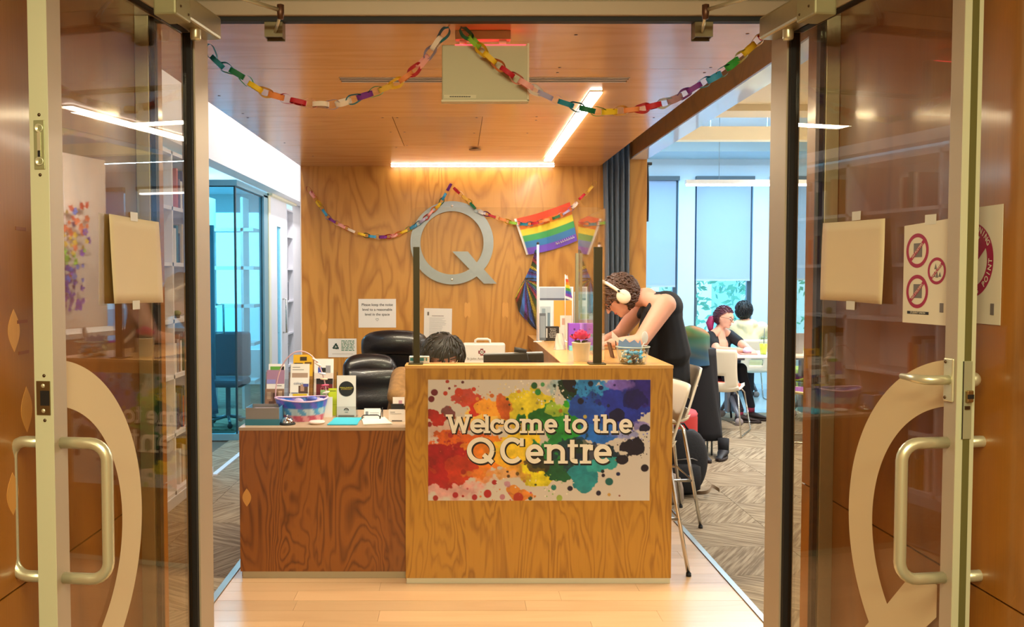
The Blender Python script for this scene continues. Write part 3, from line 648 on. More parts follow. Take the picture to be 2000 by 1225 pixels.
# ---------------------------------------------------------------- reception counter and desk
t = thing('reception_counter', 'tall plywood reception counter with rainbow welcome sign on its front', 'counter', (.41, 5.6, 0))
box('front_panel', (-.266, 4.52, .028), (1.09, 4.56, 1.104), PLYC, t, .0015)
box('toe_strip', (-.262, 4.524, 0), (1.086, 4.556, .028), mat('toe_white', 'd8d2b4', .5), t)
box('ledge_top', (-.268, 4.518, 1.104), (1.092, 4.67, 1.12), TOPM, t, .001)
box('return_top', (.54, 4.67, 1.09), (1.092, 6.846, 1.12), TOPM, t, .001)
box('return_edge', (.536, 4.67, 1.03), (.54, 6.846, 1.12), PLYD, t)
box('return_panel', (.60, 4.56, 0), (.64, 6.846, 1.09), PLYC, t)
box('ledge_back', (-.266, 4.645, .79), (.60, 4.66, 1.104), PLYC, t)
box('ledge_side', (-.266, 4.56, .0), (-.25, 4.645, 1.104), PLYC, t)
t = thing('work_desk', 'lower dark-grained plywood desk with leaflets on top, left of the tall counter', 'desk', (-.5, 4.9, 0))
box('front_panel', (-1.13, 4.60, .036), (-.267, 4.635, .774), PLYD, t, .0015)
box('toe_strip', (-1.12, 4.605, 0), (-.27, 4.63, .036), mat('toe_white2', 'b3a484', .5), t)
box('desk_top', (-1.132, 4.598, .774), (-.268, 5.22, .79), mat('desk_laminate', 'b29a80', .4, noise=.04), t, .001)
box('desk_top', (-.268, 4.665, .774), (.595, 5.22, .79), mat('desk_laminate', 'b29a80', .4), t, .001)
box('side_panel', (-1.13, 4.635, .0), (-1.10, 5.2, .774), PLYD, t)
q = atX(482, 972, -1.10); q = at(482, 972, 4.5995)
MB().prism(lens(0, 0, .095, .045), FR(q), .0008, -.0002).build('plywood_plug', PLUG, t)
t = thing('back_cabinet', 'low plywood cabinet against the wall behind the reception chairs', 'cabinet', (.15, 6.6, 0))
box('carcass', (-.15, 6.25, .06), (.53, 6.84, .80), PLYC, t, .002)
box('cabinet_top', (-.16, 6.24, .80), (.535, 6.845, .825), TOPM, t)
for a in (-.145, .195): d_ = box('door', (a, 6.232, .08), (a+.335, 6.25, .79), PLYC, t, .002)
box('plinth', (-.13, 6.28, 0), (.51, 6.8, .06), BLACK, t)
# ---------------------------------------------------------------- welcome sign
def vnoise(h, w, cell, seed):
    rg = np.random.RandomState(seed); gy, gx = int(h/cell)+3, int(w/cell)+3; g = rg.rand(gy, gx)
    y = np.arange(h)/cell; x = np.arange(w)/cell; iy = y.astype(int); ix = x.astype(int); fy = (y-iy)[:, None]; fx = (x-ix)[None]
    fy = fy*fy*(3-2*fy); fx = fx*fx*(3-2*fx)
    a = g[iy][:, ix]; b = g[iy][:, ix+1]; c = g[iy+1][:, ix]; d = g[iy+1][:, ix+1]
    return (a*(1-fx)+b*fx)*(1-fy)+(c*(1-fx)+d*fx)*fy
SW, SH = 1670, 912; NX = 440; NY = 240
yy, xx = np.mgrid[0:NY, 0:NX]; UX = 140+xx/(NX-1)*SW; UY = 85+yy/(NY-1)*SH
def fb(cell, seed): return (vnoise(NY, NX, cell, seed)*.55+vnoise(NY, NX, cell/2.2, seed+1)*.28+vnoise(NY, NX, cell/4.5, seed+2)*.17)-.5
NA = fb(26, 1); NB = fb(13, 5); NC = fb(60, 9)
art = np.ones((NY, NX, 3))*np.array(lin('cfc6ba'))
def blob(cx, cy, rx, ry, col, rough=.35, alpha=1., soft=.04, n=None, rot=0., var=.28):
    global art
    n = NA*.8+NB*.55 if n is None else n
    c, s = math.cos(R(rot)), math.sin(R(rot)); dx = UX-cx; dy = UY-cy; X = dx*c+dy*s; Y = -dx*s+dy*c
    d = np.sqrt((X/rx)**2+(Y/ry)**2)+n*rough*3; m = np.clip((1-d)/soft, 0, 1)*alpha
    base = np.array(lin(col)); tex = 1+(NB*1.6+NC*1.2)*var*2
    art = art*(1-m[..., None])+(base[None, None]*tex[..., None]).clip(0, 1)*m[..., None]
for a in [ # broad washes, left to right
    (260, 470, 260, 130, 'c98a78', .5, .5, .5), (300, 900, 330, 110, 'd08a88', .5, .75, .4), (640, 330, 330, 130, 'e8b23a', .45, .9, .15),
    (420, 230, 150, 90, 'b8301c', .5, .95), (300, 330, 60, 60, '6c1426', .6, .9), (500, 310, 60, 55, 'c22a18', .4), (220, 390, 60, 55, 'b02018', .4), (180, 350, 50, 35, 'b02018', .5),
    (840, 290, 240, 110, 'e6d22c', .5), (620, 300, 130, 90, 'e89a2c', .5), (690, 270, 52, 110, 'c8561a', .45, .95, .06, -14),
    (430, 600, 330, 150, 'cf5a1a', .45), (280, 720, 220, 170, 'a8141a', .35), (230, 640, 130, 90, '9c1018', .4), (420, 750, 180, 120, 'b8321a', .5),
    (620, 640, 190, 150, 'dd7a1c', .45), (780, 640, 150, 160, 'ecb028', .4), (850, 560, 180, 110, 'ecc62a', .45), (960, 790, 130, 90, 'ecdb1c', .3), (560, 800, 160, 70, 'd07828', .5, .8, .2),
    (720, 790, 160, 60, 'e09a3c', .5, .8, .2), (780, 910, 60, 40, 'e08a2c', .3), (850, 950, 100, 40, 'd8802c', .5), (740, 870, 40, 30, 'b87898', .5, .8),
    (1120, 380, 240, 110, '1e8a2a', .45), (1000, 350, 120, 60, '186a24', .5), (1240, 290, 110, 60, '2e9a24', .45), (1110, 310, 90, 50, 'a8c43a', .5, .8), (1180, 480, 190, 120, '1c8c30', .4), (1080, 620, 160, 120, '167a36', .4), (1150, 760, 110, 95, '0f5a34', .35), (960, 720, 80, 50, '3a2a1c', .5, .9),
    (1230, 620, 150, 120, '0c3a40', .4), (1240, 130, 190, 100, '5ab8d8', .45, .85, .3), (1400, 200, 220, 130, '2a86c8', .4), (1090, 130, 50, 70, 'bcd0c8', .5, .6, .5), (1170, 150, 80, 75, '0c3018', .45), (1200, 120, 50, 60, '140c18', .5),
    (1480, 330, 260, 170, '1a4cae', .35), (1620, 250, 200, 160, '1c2f9c', .35), (1740, 170, 110, 130, '2a1a7c', .4), (1560, 120, 130, 55, '8a6ac8', .5, .8, .3), (1700, 230, 90, 70, '100c50', .5, .8), (1400, 500, 160, 90, '1c66c0', .45), (1330, 640, 200, 110, '12203c', .4, .9), (1500, 620, 60, 60, '102a3a', .4), (1560, 350, 50, 40, '10103c', .5),
    (1310, 800, 95, 110, '14808c', .3), (1310, 870, 80, 60, '1a8a94', .3), (1440, 720, 120, 50, '2a9a98', .45), (1630, 500, 90, 40, '6a7ad0', .6, .7, .3), (1740, 430, 80, 40, '7a6ac8', .6, .8, .3),
    (1690, 590, 75, 70, '181024', .5), (1620, 590, 45, 35, '181024', .5), (1605, 690, 42, 36, '181024', .25), (1770, 450, 40, 30, '1a1238', .6), (1290, 570, 100, 70, '0c3420', .5, .8)]:
    kw = {}
    if len(a) > 8: blob(a[0], a[1], a[2], a[3], a[4], a[5], a[6], a[7], rot=a[8])
    elif len(a) > 7: blob(a[0], a[1], a[2], a[3], a[4], a[5], a[6], a[7])
    elif len(a) > 6: blob(a[0], a[1], a[2], a[3], a[4], a[5], a[6])
    else: blob(a[0], a[1], a[2], a[3], a[4], a[5])
rg = random.Random(3)
dots = [(188, 180, 28, '6c1420'), (165, 230, 26, '6c1420'), (400, 103, 12, '5c1824'), (372, 178, 34, 'c2381c'), (270, 187, 18, 'b8321c'), (483, 156, 19, 'c2381c'), (285, 98, 16, 'a82a1c'), (510, 228, 14, 'd88a3c'), (620, 205, 18, 'c8681c'), (820, 172, 16, 'd8923c'), (938, 128, 24, '1a5a2a'), (965, 178, 24, '2a8a3c'), (1000, 120, 16, '4a9a5c'), (960, 260, 12, 'a89a3c'), (735, 230, 12, '3a4a2a'), (752, 272, 9, '3a3a1c'), (848, 303, 11, '6a6a1c'), (1136, 318, 16, 'a87a1c'), (1320, 363, 15, 'b8a84c'), (1208, 222, 17, '1a5a3a'), (1287, 245, 25, '141430'), (1438, 145, 21, '14205c'), (1360, 115, 22, '101830'), (1430, 265, 16, '142a6c'), (1495, 280, 14, '101c4c'), (640, 858, 22, 'a81a20'), (588, 945, 32, 'b01a1c'), (345, 955, 24, 'a81a28'), (402, 964, 10, 'a02020'), (490, 972, 22, 'a81a28'), (195, 978, 22, 'a02020'), (790, 912, 34, 'dd8a2c'), (865, 848, 13, 'b07a3c'), (812, 793, 14, '6a4a1c'), (738, 778, 10, '4a2a1c'), (745, 812, 13, '5a3a1c'), (1087, 897, 21, '1a7a6c'), (1210, 905, 22, '1a1030'), (1505, 853, 33, '12605c'), (1572, 795, 17, '14204c'), (1460, 806, 14, '201028'), (1455, 775, 14, '101c24'), (1425, 940, 20, '1a1030'), (1772, 750, 32, '1a0c1c'), (1505, 952, 13, 'c89a4c'), (1583, 960, 8, '8a4a3c'), (950, 877, 10, '3a4a1c'), (820, 975, 40, 'b0301c'), (910, 980, 16, '2a4a3c'), (1130, 978, 24, '9ab04c'), (1540, 125, 10, '2a1a6c'), (1690, 95, 9, '1c1460'), (310, 500, 22, 'b0281c'), (150, 420, 20, '8a1a1c'), (215, 540, 12, 'b03a2c'), (265, 552, 9, 'b03a2c'), (300, 150, 10, '6c1420'), (1785, 515, 6, '1a1030'), (1758, 540, 6, '1a1030'), (1550, 690, 6, '8a7a3c'), (700, 970, 22, 'b87888'), (405, 780, 22, '9c2418')]
for x, y, r, c in dots: blob(x, y, r, r*rg.uniform(.9, 1.1), c, .05, soft=.12, n=NB, var=.05)
for k in range(260):
    cx, cy, sp, cs, sz = rg.choice([(450, 230, 120, ('c2381c', 'd8703c'), 6), (1060, 180, 110, ('e8e0d0', 'dcd8c8'), 7), (820, 130, 120, ('e8e0d0', 'e0cc8c'), 7), (700, 950, 260, ('e8e0d0', 'd8782c', 'c05060'), 8), (1650, 480, 110, ('6a6ac8', '201838', '8a8ad8'), 6), (1350, 190, 130, ('14306c', '1a5a9c'), 7), (1100, 920, 130, ('e8e0d0', '7ab04c'), 6), (300, 520, 120, ('c05030', 'b83a2c'), 7), (1700, 600, 110, ('181024',), 5)])
    r = sz*rg.uniform(.4, 1.3); blob(cx+rg.gauss(0, sp*.6), cy+rg.gauss(0, sp*.4), r, r, rg.choice(cs), .02, soft=.3, var=.02)
sx0, sz1 = at(836, 742, 4.517).x, at(836, 742, 4.517).z; sx1, sz0 = at(1268.5, 978, 4.517).x, at(1268.5, 978, 4.517).z
sign = thing('welcome_sign', 'rainbow paint-splash board lettered Welcome to the Q Centre on the counter front', 'sign', ((sx0+sx1)/2, 4.52, sz0))
box('board', (sx0, 4.5172, sz0), (sx1, 4.5199, sz1), PAPER, sign)
def sp_(X, Y, d=0.): return Vector((sx0+(X-140)/SW*(sx1-sx0), 4.5168-d, sz1-(Y-85)/SH*(sz1-sz0)))
mb = MB(); vs = [sp_(UX[j, i], UY[j, i]) for j in range(NY) for i in range(NX)]
mb.add(vs, [(j*NX+i, (j+1)*NX+i, (j+1)*NX+i+1, j*NX+i+1) for j in range(NY-1) for i in range(NX-1)])
mb.c = art.reshape(-1, 3); mb.build('splash_print', attr_mat('printed_art', .42, .15), sign)
def arc(cx, cy, rx, ry, a0, a1, n=None):
    n = n or max(6, int(abs(a1-a0)/9)); return [(cx+rx*math.cos(R(a0+(a1-a0)*i/n)), cy-ry*math.sin(R(a0+(a1-a0)*i/n))) for i in range(n+1)]
def glyph(ch, x0, x1, base, xh, cap, w):
    h = w/2; b = base-h; t = xh+h; xl = x0+h; xr = x1-h; cx = (x0+x1)/2; rx = (xr-xl)/2; cy = (b+t)/2; ry = (b-t)/2
    sl = w*.62
    if ch == 'e': return [([(xl, cy), (xr+h*.9, cy)], w*.85), (arc(cx, cy, rx, ry, 0, 318), w)]
    if ch == 'o': return [(arc(cx, cy, rx, ry, 0, 360), w)]
    if ch == 'c': return [(arc(cx, cy, rx, ry, 38, 318), w), ([(xr+h*.4, t-h*.7), (xr+h*.4, t+ry*.62)], w*.8)]
    if ch == 'C':
        t = cap+h; cy = (b+t)/2; ry = (b-t)/2
        return [(arc(cx, cy, rx, ry, 42, 318), w), ([(xr, t-h*.6), (xr, t+ry*.62)], w*.85)]
    if ch == 'Q':
        t = cap+h; cy = (b+t)/2; ry = (b-t)/2
        return [(arc(cx, cy, rx, ry, 0, 360), w), ([(cx+rx*.25, cy+ry*.38), (xr+h*.3, b+h*.6)], w*.95)]
    if ch == 'l': return [([(cx, b), (cx, cap+sl/2)], w), ([(x0, cap+sl/2), (cx, cap+sl/2)], sl), ([(x0, base-sl/2), (x1, base-sl/2)], sl)]
    if ch == 't':
        sx = x0+(x1-x0)*.42
        return [([(sx, cap), (sx, b-w*.6)]+arc(sx+w*.9, b-w*.6, w*.9, w*.6, 180, 290, 8), w), ([(x0, xh+sl/2), (x1-4, xh+sl/2)], sl)]
    if ch in 'hnm':
        tp = (cap if ch == 'h' else xh); k = 2 if ch == 'm' else 1; ins = w*1.15; L0 = x0+ins; Rr = x1-ins; st = (Rr-L0)/k; o = [([(L0, base), (L0, tp)], w), ([(x0, tp+sl/2), (L0, tp+sl/2)], sl), ([(x0, base-sl/2), (L0+w, base-sl/2)], sl)]
        for i in range(k):
            a = L0+st*i; o.append((arc(a+st/2, xh+h+st*.42, st/2, st*.42, 180, 0)+[(a+st, base)], w)); o.append(([(a+st-w*1.0, base-sl/2), (a+st+w*1.15, base-sl/2)], sl))
        return o
    if ch == 'r':
        L0 = x0+w*1.15; return [([(L0, base), (L0, xh)], w), ([(x0, xh+sl/2), (L0, xh+sl/2)], sl), ([(x0, base-sl/2), (L0+w*1.4, base-sl/2)], sl), (arc(x1-w*.8, xh+h+w*1.4, (x1-w*.8-L0), w*1.4, 180, 78), w), ([(x1-h, xh+sl*.2), (x1-h, xh+w*1.35)], w*.8)]
    if ch == 'W':
        tp = cap; w2 = x1-x0; p = [(x0+w*.95, tp+3), (x0+w2*.31, base-h*.7), (cx, tp+(base-tp)*.12), (x1-w2*.31, base-h*.7), (x1-w*.95, tp+3)]
        return [([p[0], (p[1][0]+3, p[1][1]+h*.7)], w), ([(p[1][0]-3, p[1][1]+h*.7), p[2]], w*.9), ([p[2], (p[3][0]+3, p[3][1]+h*.7)], w), ([(p[3][0]-3, p[3][1]+h*.7), p[4]], w*.9), ([(x0, tp+sl/2), (x0+w*2.0, tp+sl/2)], sl), ([(x1-w*2.0, tp+sl/2), (x1, tp+sl/2)], sl)]
L1 = [('W', 272, 470), ('e', 456, 570), ('l', 556, 608), ('c', 606, 706), ('o', 710, 826), ('m', 828, 1012), ('e', 1014, 1112), ('t', 1156, 1216), ('o', 1222, 1336), ('t', 1378, 1436), ('h', 1438, 1572), ('e', 1576, 1676)]
L2 = [('Q', 432, 638), ('C', 682, 862), ('e', 874, 1008), ('n', 1012, 1192), ('t', 1190, 1272), ('r', 1282, 1384), ('e', 1388, 1522)]
def ribbon(mb, pts, w, dx, dy, d):
    n = len(pts); vs = []
    for i in range(n):
        p = pts[i]; a = pts[max(0, i-1)]; b = pts[min(n-1, i+1)]
        d1 = Vector((p[0]-a[0], p[1]-a[1])); d2 = Vector((b[0]-p[0], b[1]-p[1]))
        if d1.length < 1e-6: d1 = d2
        if d2.length < 1e-6: d2 = d1
        d1.normalize(); d2.normalize(); t_ = (d1+d2); t_ = t_.normalized() if t_.length > .1 else d1
        k = 1/max(.55, t_.dot(d1)); nx, ny = -t_.y*w/2*k, t_.x*w/2*k
        vs += [sp_(p[0]+nx+dx, p[1]+ny+dy, d), sp_(p[0]-nx+dx, p[1]-ny+dy, d)]
    mb.add(vs, [(2*i, 2*i+1, 2*i+3, 2*i+2) for i in range(n-1)])
white = MB(); shad = MB(); k = 0
for L_, base, xh, cap, tc_, w in ((L1, 486, 378, 345, 350, 27), (L2, 716, 570, 517, 536, 34)):
    for ch, a, b in L_:
        for pts, ww in glyph(ch, a, b, base, xh, tc_ if ch == 't' else cap, w):
            k += 1; ribbon(white, pts, ww, 0, 0, .0008+k*1e-5); ribbon(shad, pts, ww+15, 5, 7, .0003+k*2e-6)
shad.build('letter_shadow', mat('letter_shadow', '1c120e', .6), sign); white.build('lettering', mat('letter_cream', 'f2ead6', .55), sign)
# ---------------------------------------------------------------- protective screens
POST = mat('dark_bronze_post', '40391f', .45, .5)
t = thing('counter_screen', 'wide clear acrylic screen with two dark posts along the counter front edge', 'screen', (.25, 4.6, 1.12))
mb = MB(); x0, x1, z0, z1, r = -.235, .745, 1.135, 1.922, .03
pol = [(x0, z0), (x1, z0)]+[(x1-r+r*math.cos(R(a)), z1-r+r*math.sin(R(a))) for a in range(0, 91, 15)]+[(x0+r+r*math.cos(R(a)), z1-r+r*math.sin(R(a))) for a in range(90, 181, 15)]
mb.prism(pol, frame((0, 4.60, 0), (1, 0, 0), (0, 0, 1)), .005).build('acrylic_sheet', GLA, t)
for x, w in ((-.211, .032), (.716, .043)):
    box('post', (x-w/2, 4.572, 1.124), (x+w/2, 4.594, 1.72), POST, t, .001)
    box('post_base', (x-w/2-.025, 4.545, 1.1201), (x+w/2+.018, 4.63, 1.126), POST, t, .001)
t = thing('counter_screen', 'clear acrylic screen with grey post standing along the side counter', 'screen', (.76, 5.1, 1.12))
pol = [(4.63, 1.135), (5.66, 1.135)]+[(5.66-r+r*math.cos(R(a)), z1-r+r*math.sin(R(a))) for a in range(0, 91, 15)]+[(4.63+r+r*math.cos(R(a)), z1-r+r*math.sin(R(a))) for a in range(90, 181, 15)]
MB().prism(pol, frame((.758, 0, 0), (0, 1, 0), (0, 0, 1)), .005).build('acrylic_sheet', GLA, t)
box('post', (.738, 5.60, 1.124), (.755, 5.64, 1.715), mat('grey_post', '8f8b70', .4, .6), t)
box('post_base', (.70, 5.57, 1.1201), (.79, 5.67, 1.126), mat('grey_post', '8f8b70', .4, .6), t)
# ---------------------------------------------------------------- metal letter on the wall
t = thing('wall_letter', 'large brushed steel letter Q mounted on the wood wall', 'sign', at(883, 474.6, 6.83))
c = at(882.8, 474.6, 6.83); k = .3155/275; Mq = FR(c); mb = MB(); n = 96; vs = []
for i in range(n):
    a = 2*math.pi*i/n
    for (r, z) in ((275*k, .0), (275*k, .012), (209*k, .012), (209*k, .0)): vs.append(Mq @ Vector((r*math.cos(a), r*math.sin(a), z)))
fs = []
for i in range(n):
    j = (i+1) % n
    for q in range(4): fs.append((4*i+q, 4*i+(q+1) % 4, 4*j+(q+1) % 4, 4*j+q))
mb.add(vs, fs); mb.build('ring_stroke', STEEL, t)
MB().prism([(2*k, -57*k), (105*k, -57*k), (162*k, -126*k), (207*k, -170*k), (297*k, -270*k), (212*k, -270*k), (113*k, -170*k)][::-1], Mq, .0122, .0).build('tail_stroke', STEEL, t)
for y_ in (243, -242):
    MB().ell(Mq @ Vector((0, y_*k, .0125)), (.009, .004, .009), n=12, m=6).build('fixing_stud', CHROME, t)
    MB().tube([Mq @ Vector((0, y_*k, .0)), Mq @ Vector((0, y_*k, -.02))], .006).build('stand_off', CHROME, t)
# ---------------------------------------------------------------- papers on the wall
def wall_paper(px0, py0, px1, py1, name, label, cat='paper', m=PAPER, Y=6.8475, tilt=0):
    a = at(px0, py0, Y); b = at(px1, py1, Y); w = b.x-a.x; h = a.z-b.z
    M = frame((a.x, Y, b.z), (math.cos(R(tilt)), 0, math.sin(R(tilt))), (-math.sin(R(tilt)), 0, math.cos(R(tilt))))
    t = thing(name, label, cat, (a.x+w/2, Y, b.z)); MB().box((0, 0, -.0008), (w, h, 0), M).build('sheet', m, t)
    return t, M, w, h
t, M, w, h = wall_paper(700, 584, 773.5, 640, 'notice', 'white notice asking to keep the noise level reasonable', 'notice')
for i, s in enumerate(('Please keep the noise', 'level to a reasonable', 'level in the space')):
    text(s, .0275, M @ Matrix.Translation((w/2, h-.045-i*.037, .0006)), INK, t, ext=.0001, bold=.0003)
text('♡', .024, M @ Matrix.Translation((w/2, h-.158, .0006)), INK, t, ext=.0001) if False else None
mb = MB(); mb.tube([M @ Vector((w/2+.011*math.sin(a)**3*1.0, .062+.009*(13*math.cos(a)-5*math.cos(2*a)-2*math.cos(3*a)-math.cos(4*a))/13, .0008)) for a in [2*math.pi*i/24 for i in range(24)]], .0009, 5, closed=True).build('heart', INK, t)
t, M, w, h = wall_paper(641, 661.5, 696.5, 698, 'notice', 'white recycling notice with dark arrows and green print', 'notice')
GRN = mat('print_green', '2e7a58', .6); mb = MB()
for q in range(3):
    Rz = Matrix.Rotation(R(120*q), 4, 'Z'); T = M @ Matrix.Translation((.058, h*.56, .0006)) @ Rz
    mb.add([T @ Vector(v) for v in ((-.021, -.016, 0), (.002, -.016, 0), (.002, -.006, 0), (-.013, -.006, 0))], [(0, 1, 2, 3)]); mb.add([T @ Vector(v) for v in ((.001, -.022, 0), (.016, -.011, 0), (.001, .0, 0))], [(0, 1, 2)])
    mb.add([T @ Vector(v) for v in ((-.021, -.016, 0), (-.013, -.006, 0), (-.016, .0, 0), (-.027, -.006, 0))], [(0, 1, 2, 3)])
mb.build('recycling_arrows', mat('print_dark_green', '123a30', .6), t)
mb = MB(); rg = random.Random(5)
for r_ in range(8):
    xw = .1; 
    while xw < .195:
        l = rg.uniform(.008, .03); mb.box((xw, h*.35+r_*.0105, .0002), (min(.2, xw+l), h*.35+r_*.0105+.0055, .0006), M); xw += l+.005
mb.build('print_lines', GRN, t); MB().box((.03, h*.17, .0002), (.19, h*.17+.002, .0006), M).build('rule_line', GREYI, t)
t, M, w, h = wall_paper(827.5, 602, 882, 662, 'notice', 'white typed sheet pinned up below the steel letter', 'notice', tilt=-1)
mb = MB()
for r_ in range(15):
    mb.box((.04, h-.075-r_*.0105, .0002), (.04+rg.uniform(.09, .13), h-.0725-r_*.0105, .0006), M)
mb.build('print_lines', mat('print_grey', '9aa2a8', .6), t); MB().box((.024, h-.055, .0002), (.038, h-.028, .0006), M).build('letterhead_mark', GREYI, t); MB().box((.06, h-.06, .0002), (.15, h-.056, .0006), M).build('heading', GREYI, t)
# ---------------------------------------------------------------- leaflets
def leaflet(px0, py0, px1, py1, Y, base, bands, label, name='brochure', cat='brochure', tilt=8, base_z=None, txt=None):
    a = at(px0, py0, Y); b = at(px1, py1, Y); w = b.x-a.x; h = a.z-b.z
    M = frame((a.x, Y, b.z), (1, 0, 0), (0, math.sin(R(tilt)), math.cos(R(tilt))))
    t = thing(name, label, cat, (a.x+w/2, Y, b.z)); MB().box((0, 0, -.004), (w, h, 0), M).build('cover', mat('cover_'+base, base, .5), t)
    for i, (u0, v0, u1, v1, c) in enumerate(bands):
        MB().box((u0*w, v0*h, .0), (u1*w, v1*h, .0005+i*.0002), M).build('print_block', mat('print_'+c, c, .5), t)
    if txt:
        for (s, u, v, sz, c) in txt: text(s, sz, M @ Matrix.Translation((u*w, v*h, .0016)), mat('print_'+c, c, .5), t, ext=.0001, name='lettering')
    return t, M, w, h
Yb = 5.10
leaflet(572, 693, 610, 735, Yb+.035, 'd8a81c', [(.05, .45, .5, .62, '3a2a14'), (.35, .72, .7, .9, '3a2a14'), (.6, .55, .95, .66, '6a4a14')], 'yellow and black leaflet at the back of the middle rack')
leaflet(524, 711, 556, 745, Yb+.03, 'e4e2e0', [(.1, .62, .72, .85, '5c9a3c'), (.72, .62, .95, .85, '14140f')], 'white leaflet with green band at the back of the left rack')
leaflet(567, 711, 604, 748, Yb+.02, 'e4dfd6', [(.1, .8, .5, .84, '8a8680'), (.1, .68, .7, .71, '8a8680'), (.08, .08, .92, .52, 'a48a78')], 'white and tan leaflet in the middle rack second tier', txt=[('colleges', .5, .3, .02, 'e4e2e0')] if False else None)
leaflet(613, 701, 651, 745, Yb+.03, 'e6e4e0', [(.2, .35, .4, .62, '3a4aa8'), (.4, .4, .6, .6, '14140f'), (.6, .35, .85, .7, '8a8a90')], 'white leaflet with small blue and black drawing at the back of the right rack')
t_, M_, w_, h_ = leaflet(520, 723, 555, 772, Yb+.005, 'e6e2e0', [(.0, .45, 1., 1., 'a07a98'), (.0, .45, .5, .62, '8a88c8'), (.55, .36, .85, .39, '8a8680')], 'mauve and white brochure in the left rack second tier')
mb = MB(); ring(mb, M_, w_*.6, h_*.02, .014, .02, .002, 0, 180, 20); mb.build('arc_mark', INK, t_)
leaflet(517, 760, 554, 800, Yb-.02, '8a6a58', [(.1, .5, .3, .85, 'b49a84'), (.4, .3, .62, .8, '5a3a30'), (.7, .45, .9, .9, 'c4a890'), (.2, .1, .5, .4, '4a3028')], 'brown photographic leaflet at the front of the left rack')
leaflet(566, 738, 603, 773, Yb+.0, 'e8e6e2', [(.45, .1, .95, .55, '5a4038'), (.55, .25, .75, .62, 'b08a78'), (.7, .5, .98, .66, '4a4a98'), (.08, .02, .42, .16, '1c4a8a')], 'white college brochure with photo of people in the middle rack', txt=[('colors', .45, .68, .022, '5a6a8a')])
leaflet(564, 769, 602, 803, Yb-.025, 'e8e6e0', [(.18, .45, .92, .98, 'd8b81c')], 'white leaflet with yellow block and numerals at the front of the middle rack', txt=[('2.0', .5, .62, .026, 'e8e6e0')])
t_, M_, w_, h_ = leaflet(612, 729, 650, 797, Yb+.0, 'd8ccc4', [(.12, .02, .98, .82, '6a0f1c'), (.12, .68, .98, .84, '1a0c10')], 'dark red brochure in the right rack')
mb = MB(); ring(mb, M_, w_*.45, h_*.55, .008, .011, .002); ring(mb, M_, w_*.7, h_*.55, .008, .011, .002); mb.build('ring_marks', mat('pink_print', 'c05a7a', .5), t_)
leaflet(625, 762, 640, 800, Yb-.02, '8fb878', [(.1, .5, .9, .55, '5a8a4a')], 'small pale green leaflet in front of the dark red brochure')
leaflet(641, 759, 661, 818, 5.0, 'c8d82a', [(.15, .9, .75, .93, '7a8a1c'), (.0, .46, 1, .47, 'a8b81c')], 'tall lime green leaflet beside the leaflet racks', tilt=4)
leaflet(618, 776, 649, 826, 4.93, 'e2e0dc', [(.1, .9, .55, .96, '8a8680')], 'plain white leaflet standing behind the gift basket', tilt=5)
ACR = glass('acrylic_thin', (.93, .93, .93), 1.45)
for k, (xa, xb, lab) in enumerate(((514, 560, 'leftmost clear tiered leaflet rack on the desk'), (562, 608, 'middle clear tiered leaflet rack on the desk'), (610, 655, 'rightmost clear tiered leaflet rack on the desk'))):
    a = at(xa, 800, 5.05).x; b = at(xb, 800, 5.05).x
    t = thing('leaflet_rack', lab, 'rack', ((a+b)/2, 5.1, .79))
    mb = MB(); mb.box((a, 5.055, .79), (b, 5.16, .793)).build('base_plate', ACR, t)
    MB().box((a, 5.157, .793), (b, 5.16, 1.03)).build('back_plate', ACR, t)
    for (y, z0, z1) in ((5.058, .793, .84), (5.088, .86, .91), (5.12, .93, .98)): MB().box((a, y, z0), (b, y+.002, z1)).build('pocket_front', ACR, t)
    for x in (a, b-.002): MB().prism([(5.055, .793), (5.16, .793), (5.16, 1.02), (5.13, 1.02)], frame((x, 0, 0), (0, 1, 0), (0, 0, 1)), .002).build('side_plate', ACR, t)
t, M, w, h = leaflet(657.5, 734, 695, 815, 4.95, 'dedbd6', [(.08, .0, .92, .05, '8a8680')], 'tall white leaflet with black disc beside the black chair', tilt=3)
mb = MB(); ring(mb, M, w*.5, h*.68, 0, w*.4, .0012, n=48); mb.build('black_disc', INK, t)
for (s, v, sz, c) in (('Helping build the', .71, .0105, 'd8c83a'), ('Q COMMUNITY', .67, .0085, 'c8a83a')): text(s, sz, M @ Matrix.Translation((w*.5, h*v, .0022)), mat('print_'+c, c, .5), t, ext=.0001)
mb = MB(); ring(mb, M, w*.5, h*.16, .009, .014, .0012, 0, 180, 20); ring(mb, M, w*.5, h*.16, .003, .006, .0012, 0, 180, 12); mb.build('arch_mark', INK, t); MB().box((w*.42, h*.115, 0), (w*.58, h*.125, .001), M).build('caption', INK, t)
t = thing('leaflet_stand', 'clear single stand holding the white leaflet with black disc', 'stand', (-.6, 4.95, .79))
a = at(656, 815, 4.94).x; b = at(698, 815, 4.94).x
MB().box((a, 4.93, .79), (b, 5.0, .793)).build('base_plate', ACR, t); MB().box((a, 4.936, .793), (b, 4.938, .85)).build('front_plate', ACR, t); MB().box((a, 4.975, .793), (b, 4.978, .95)).build('back_plate', ACR, t)
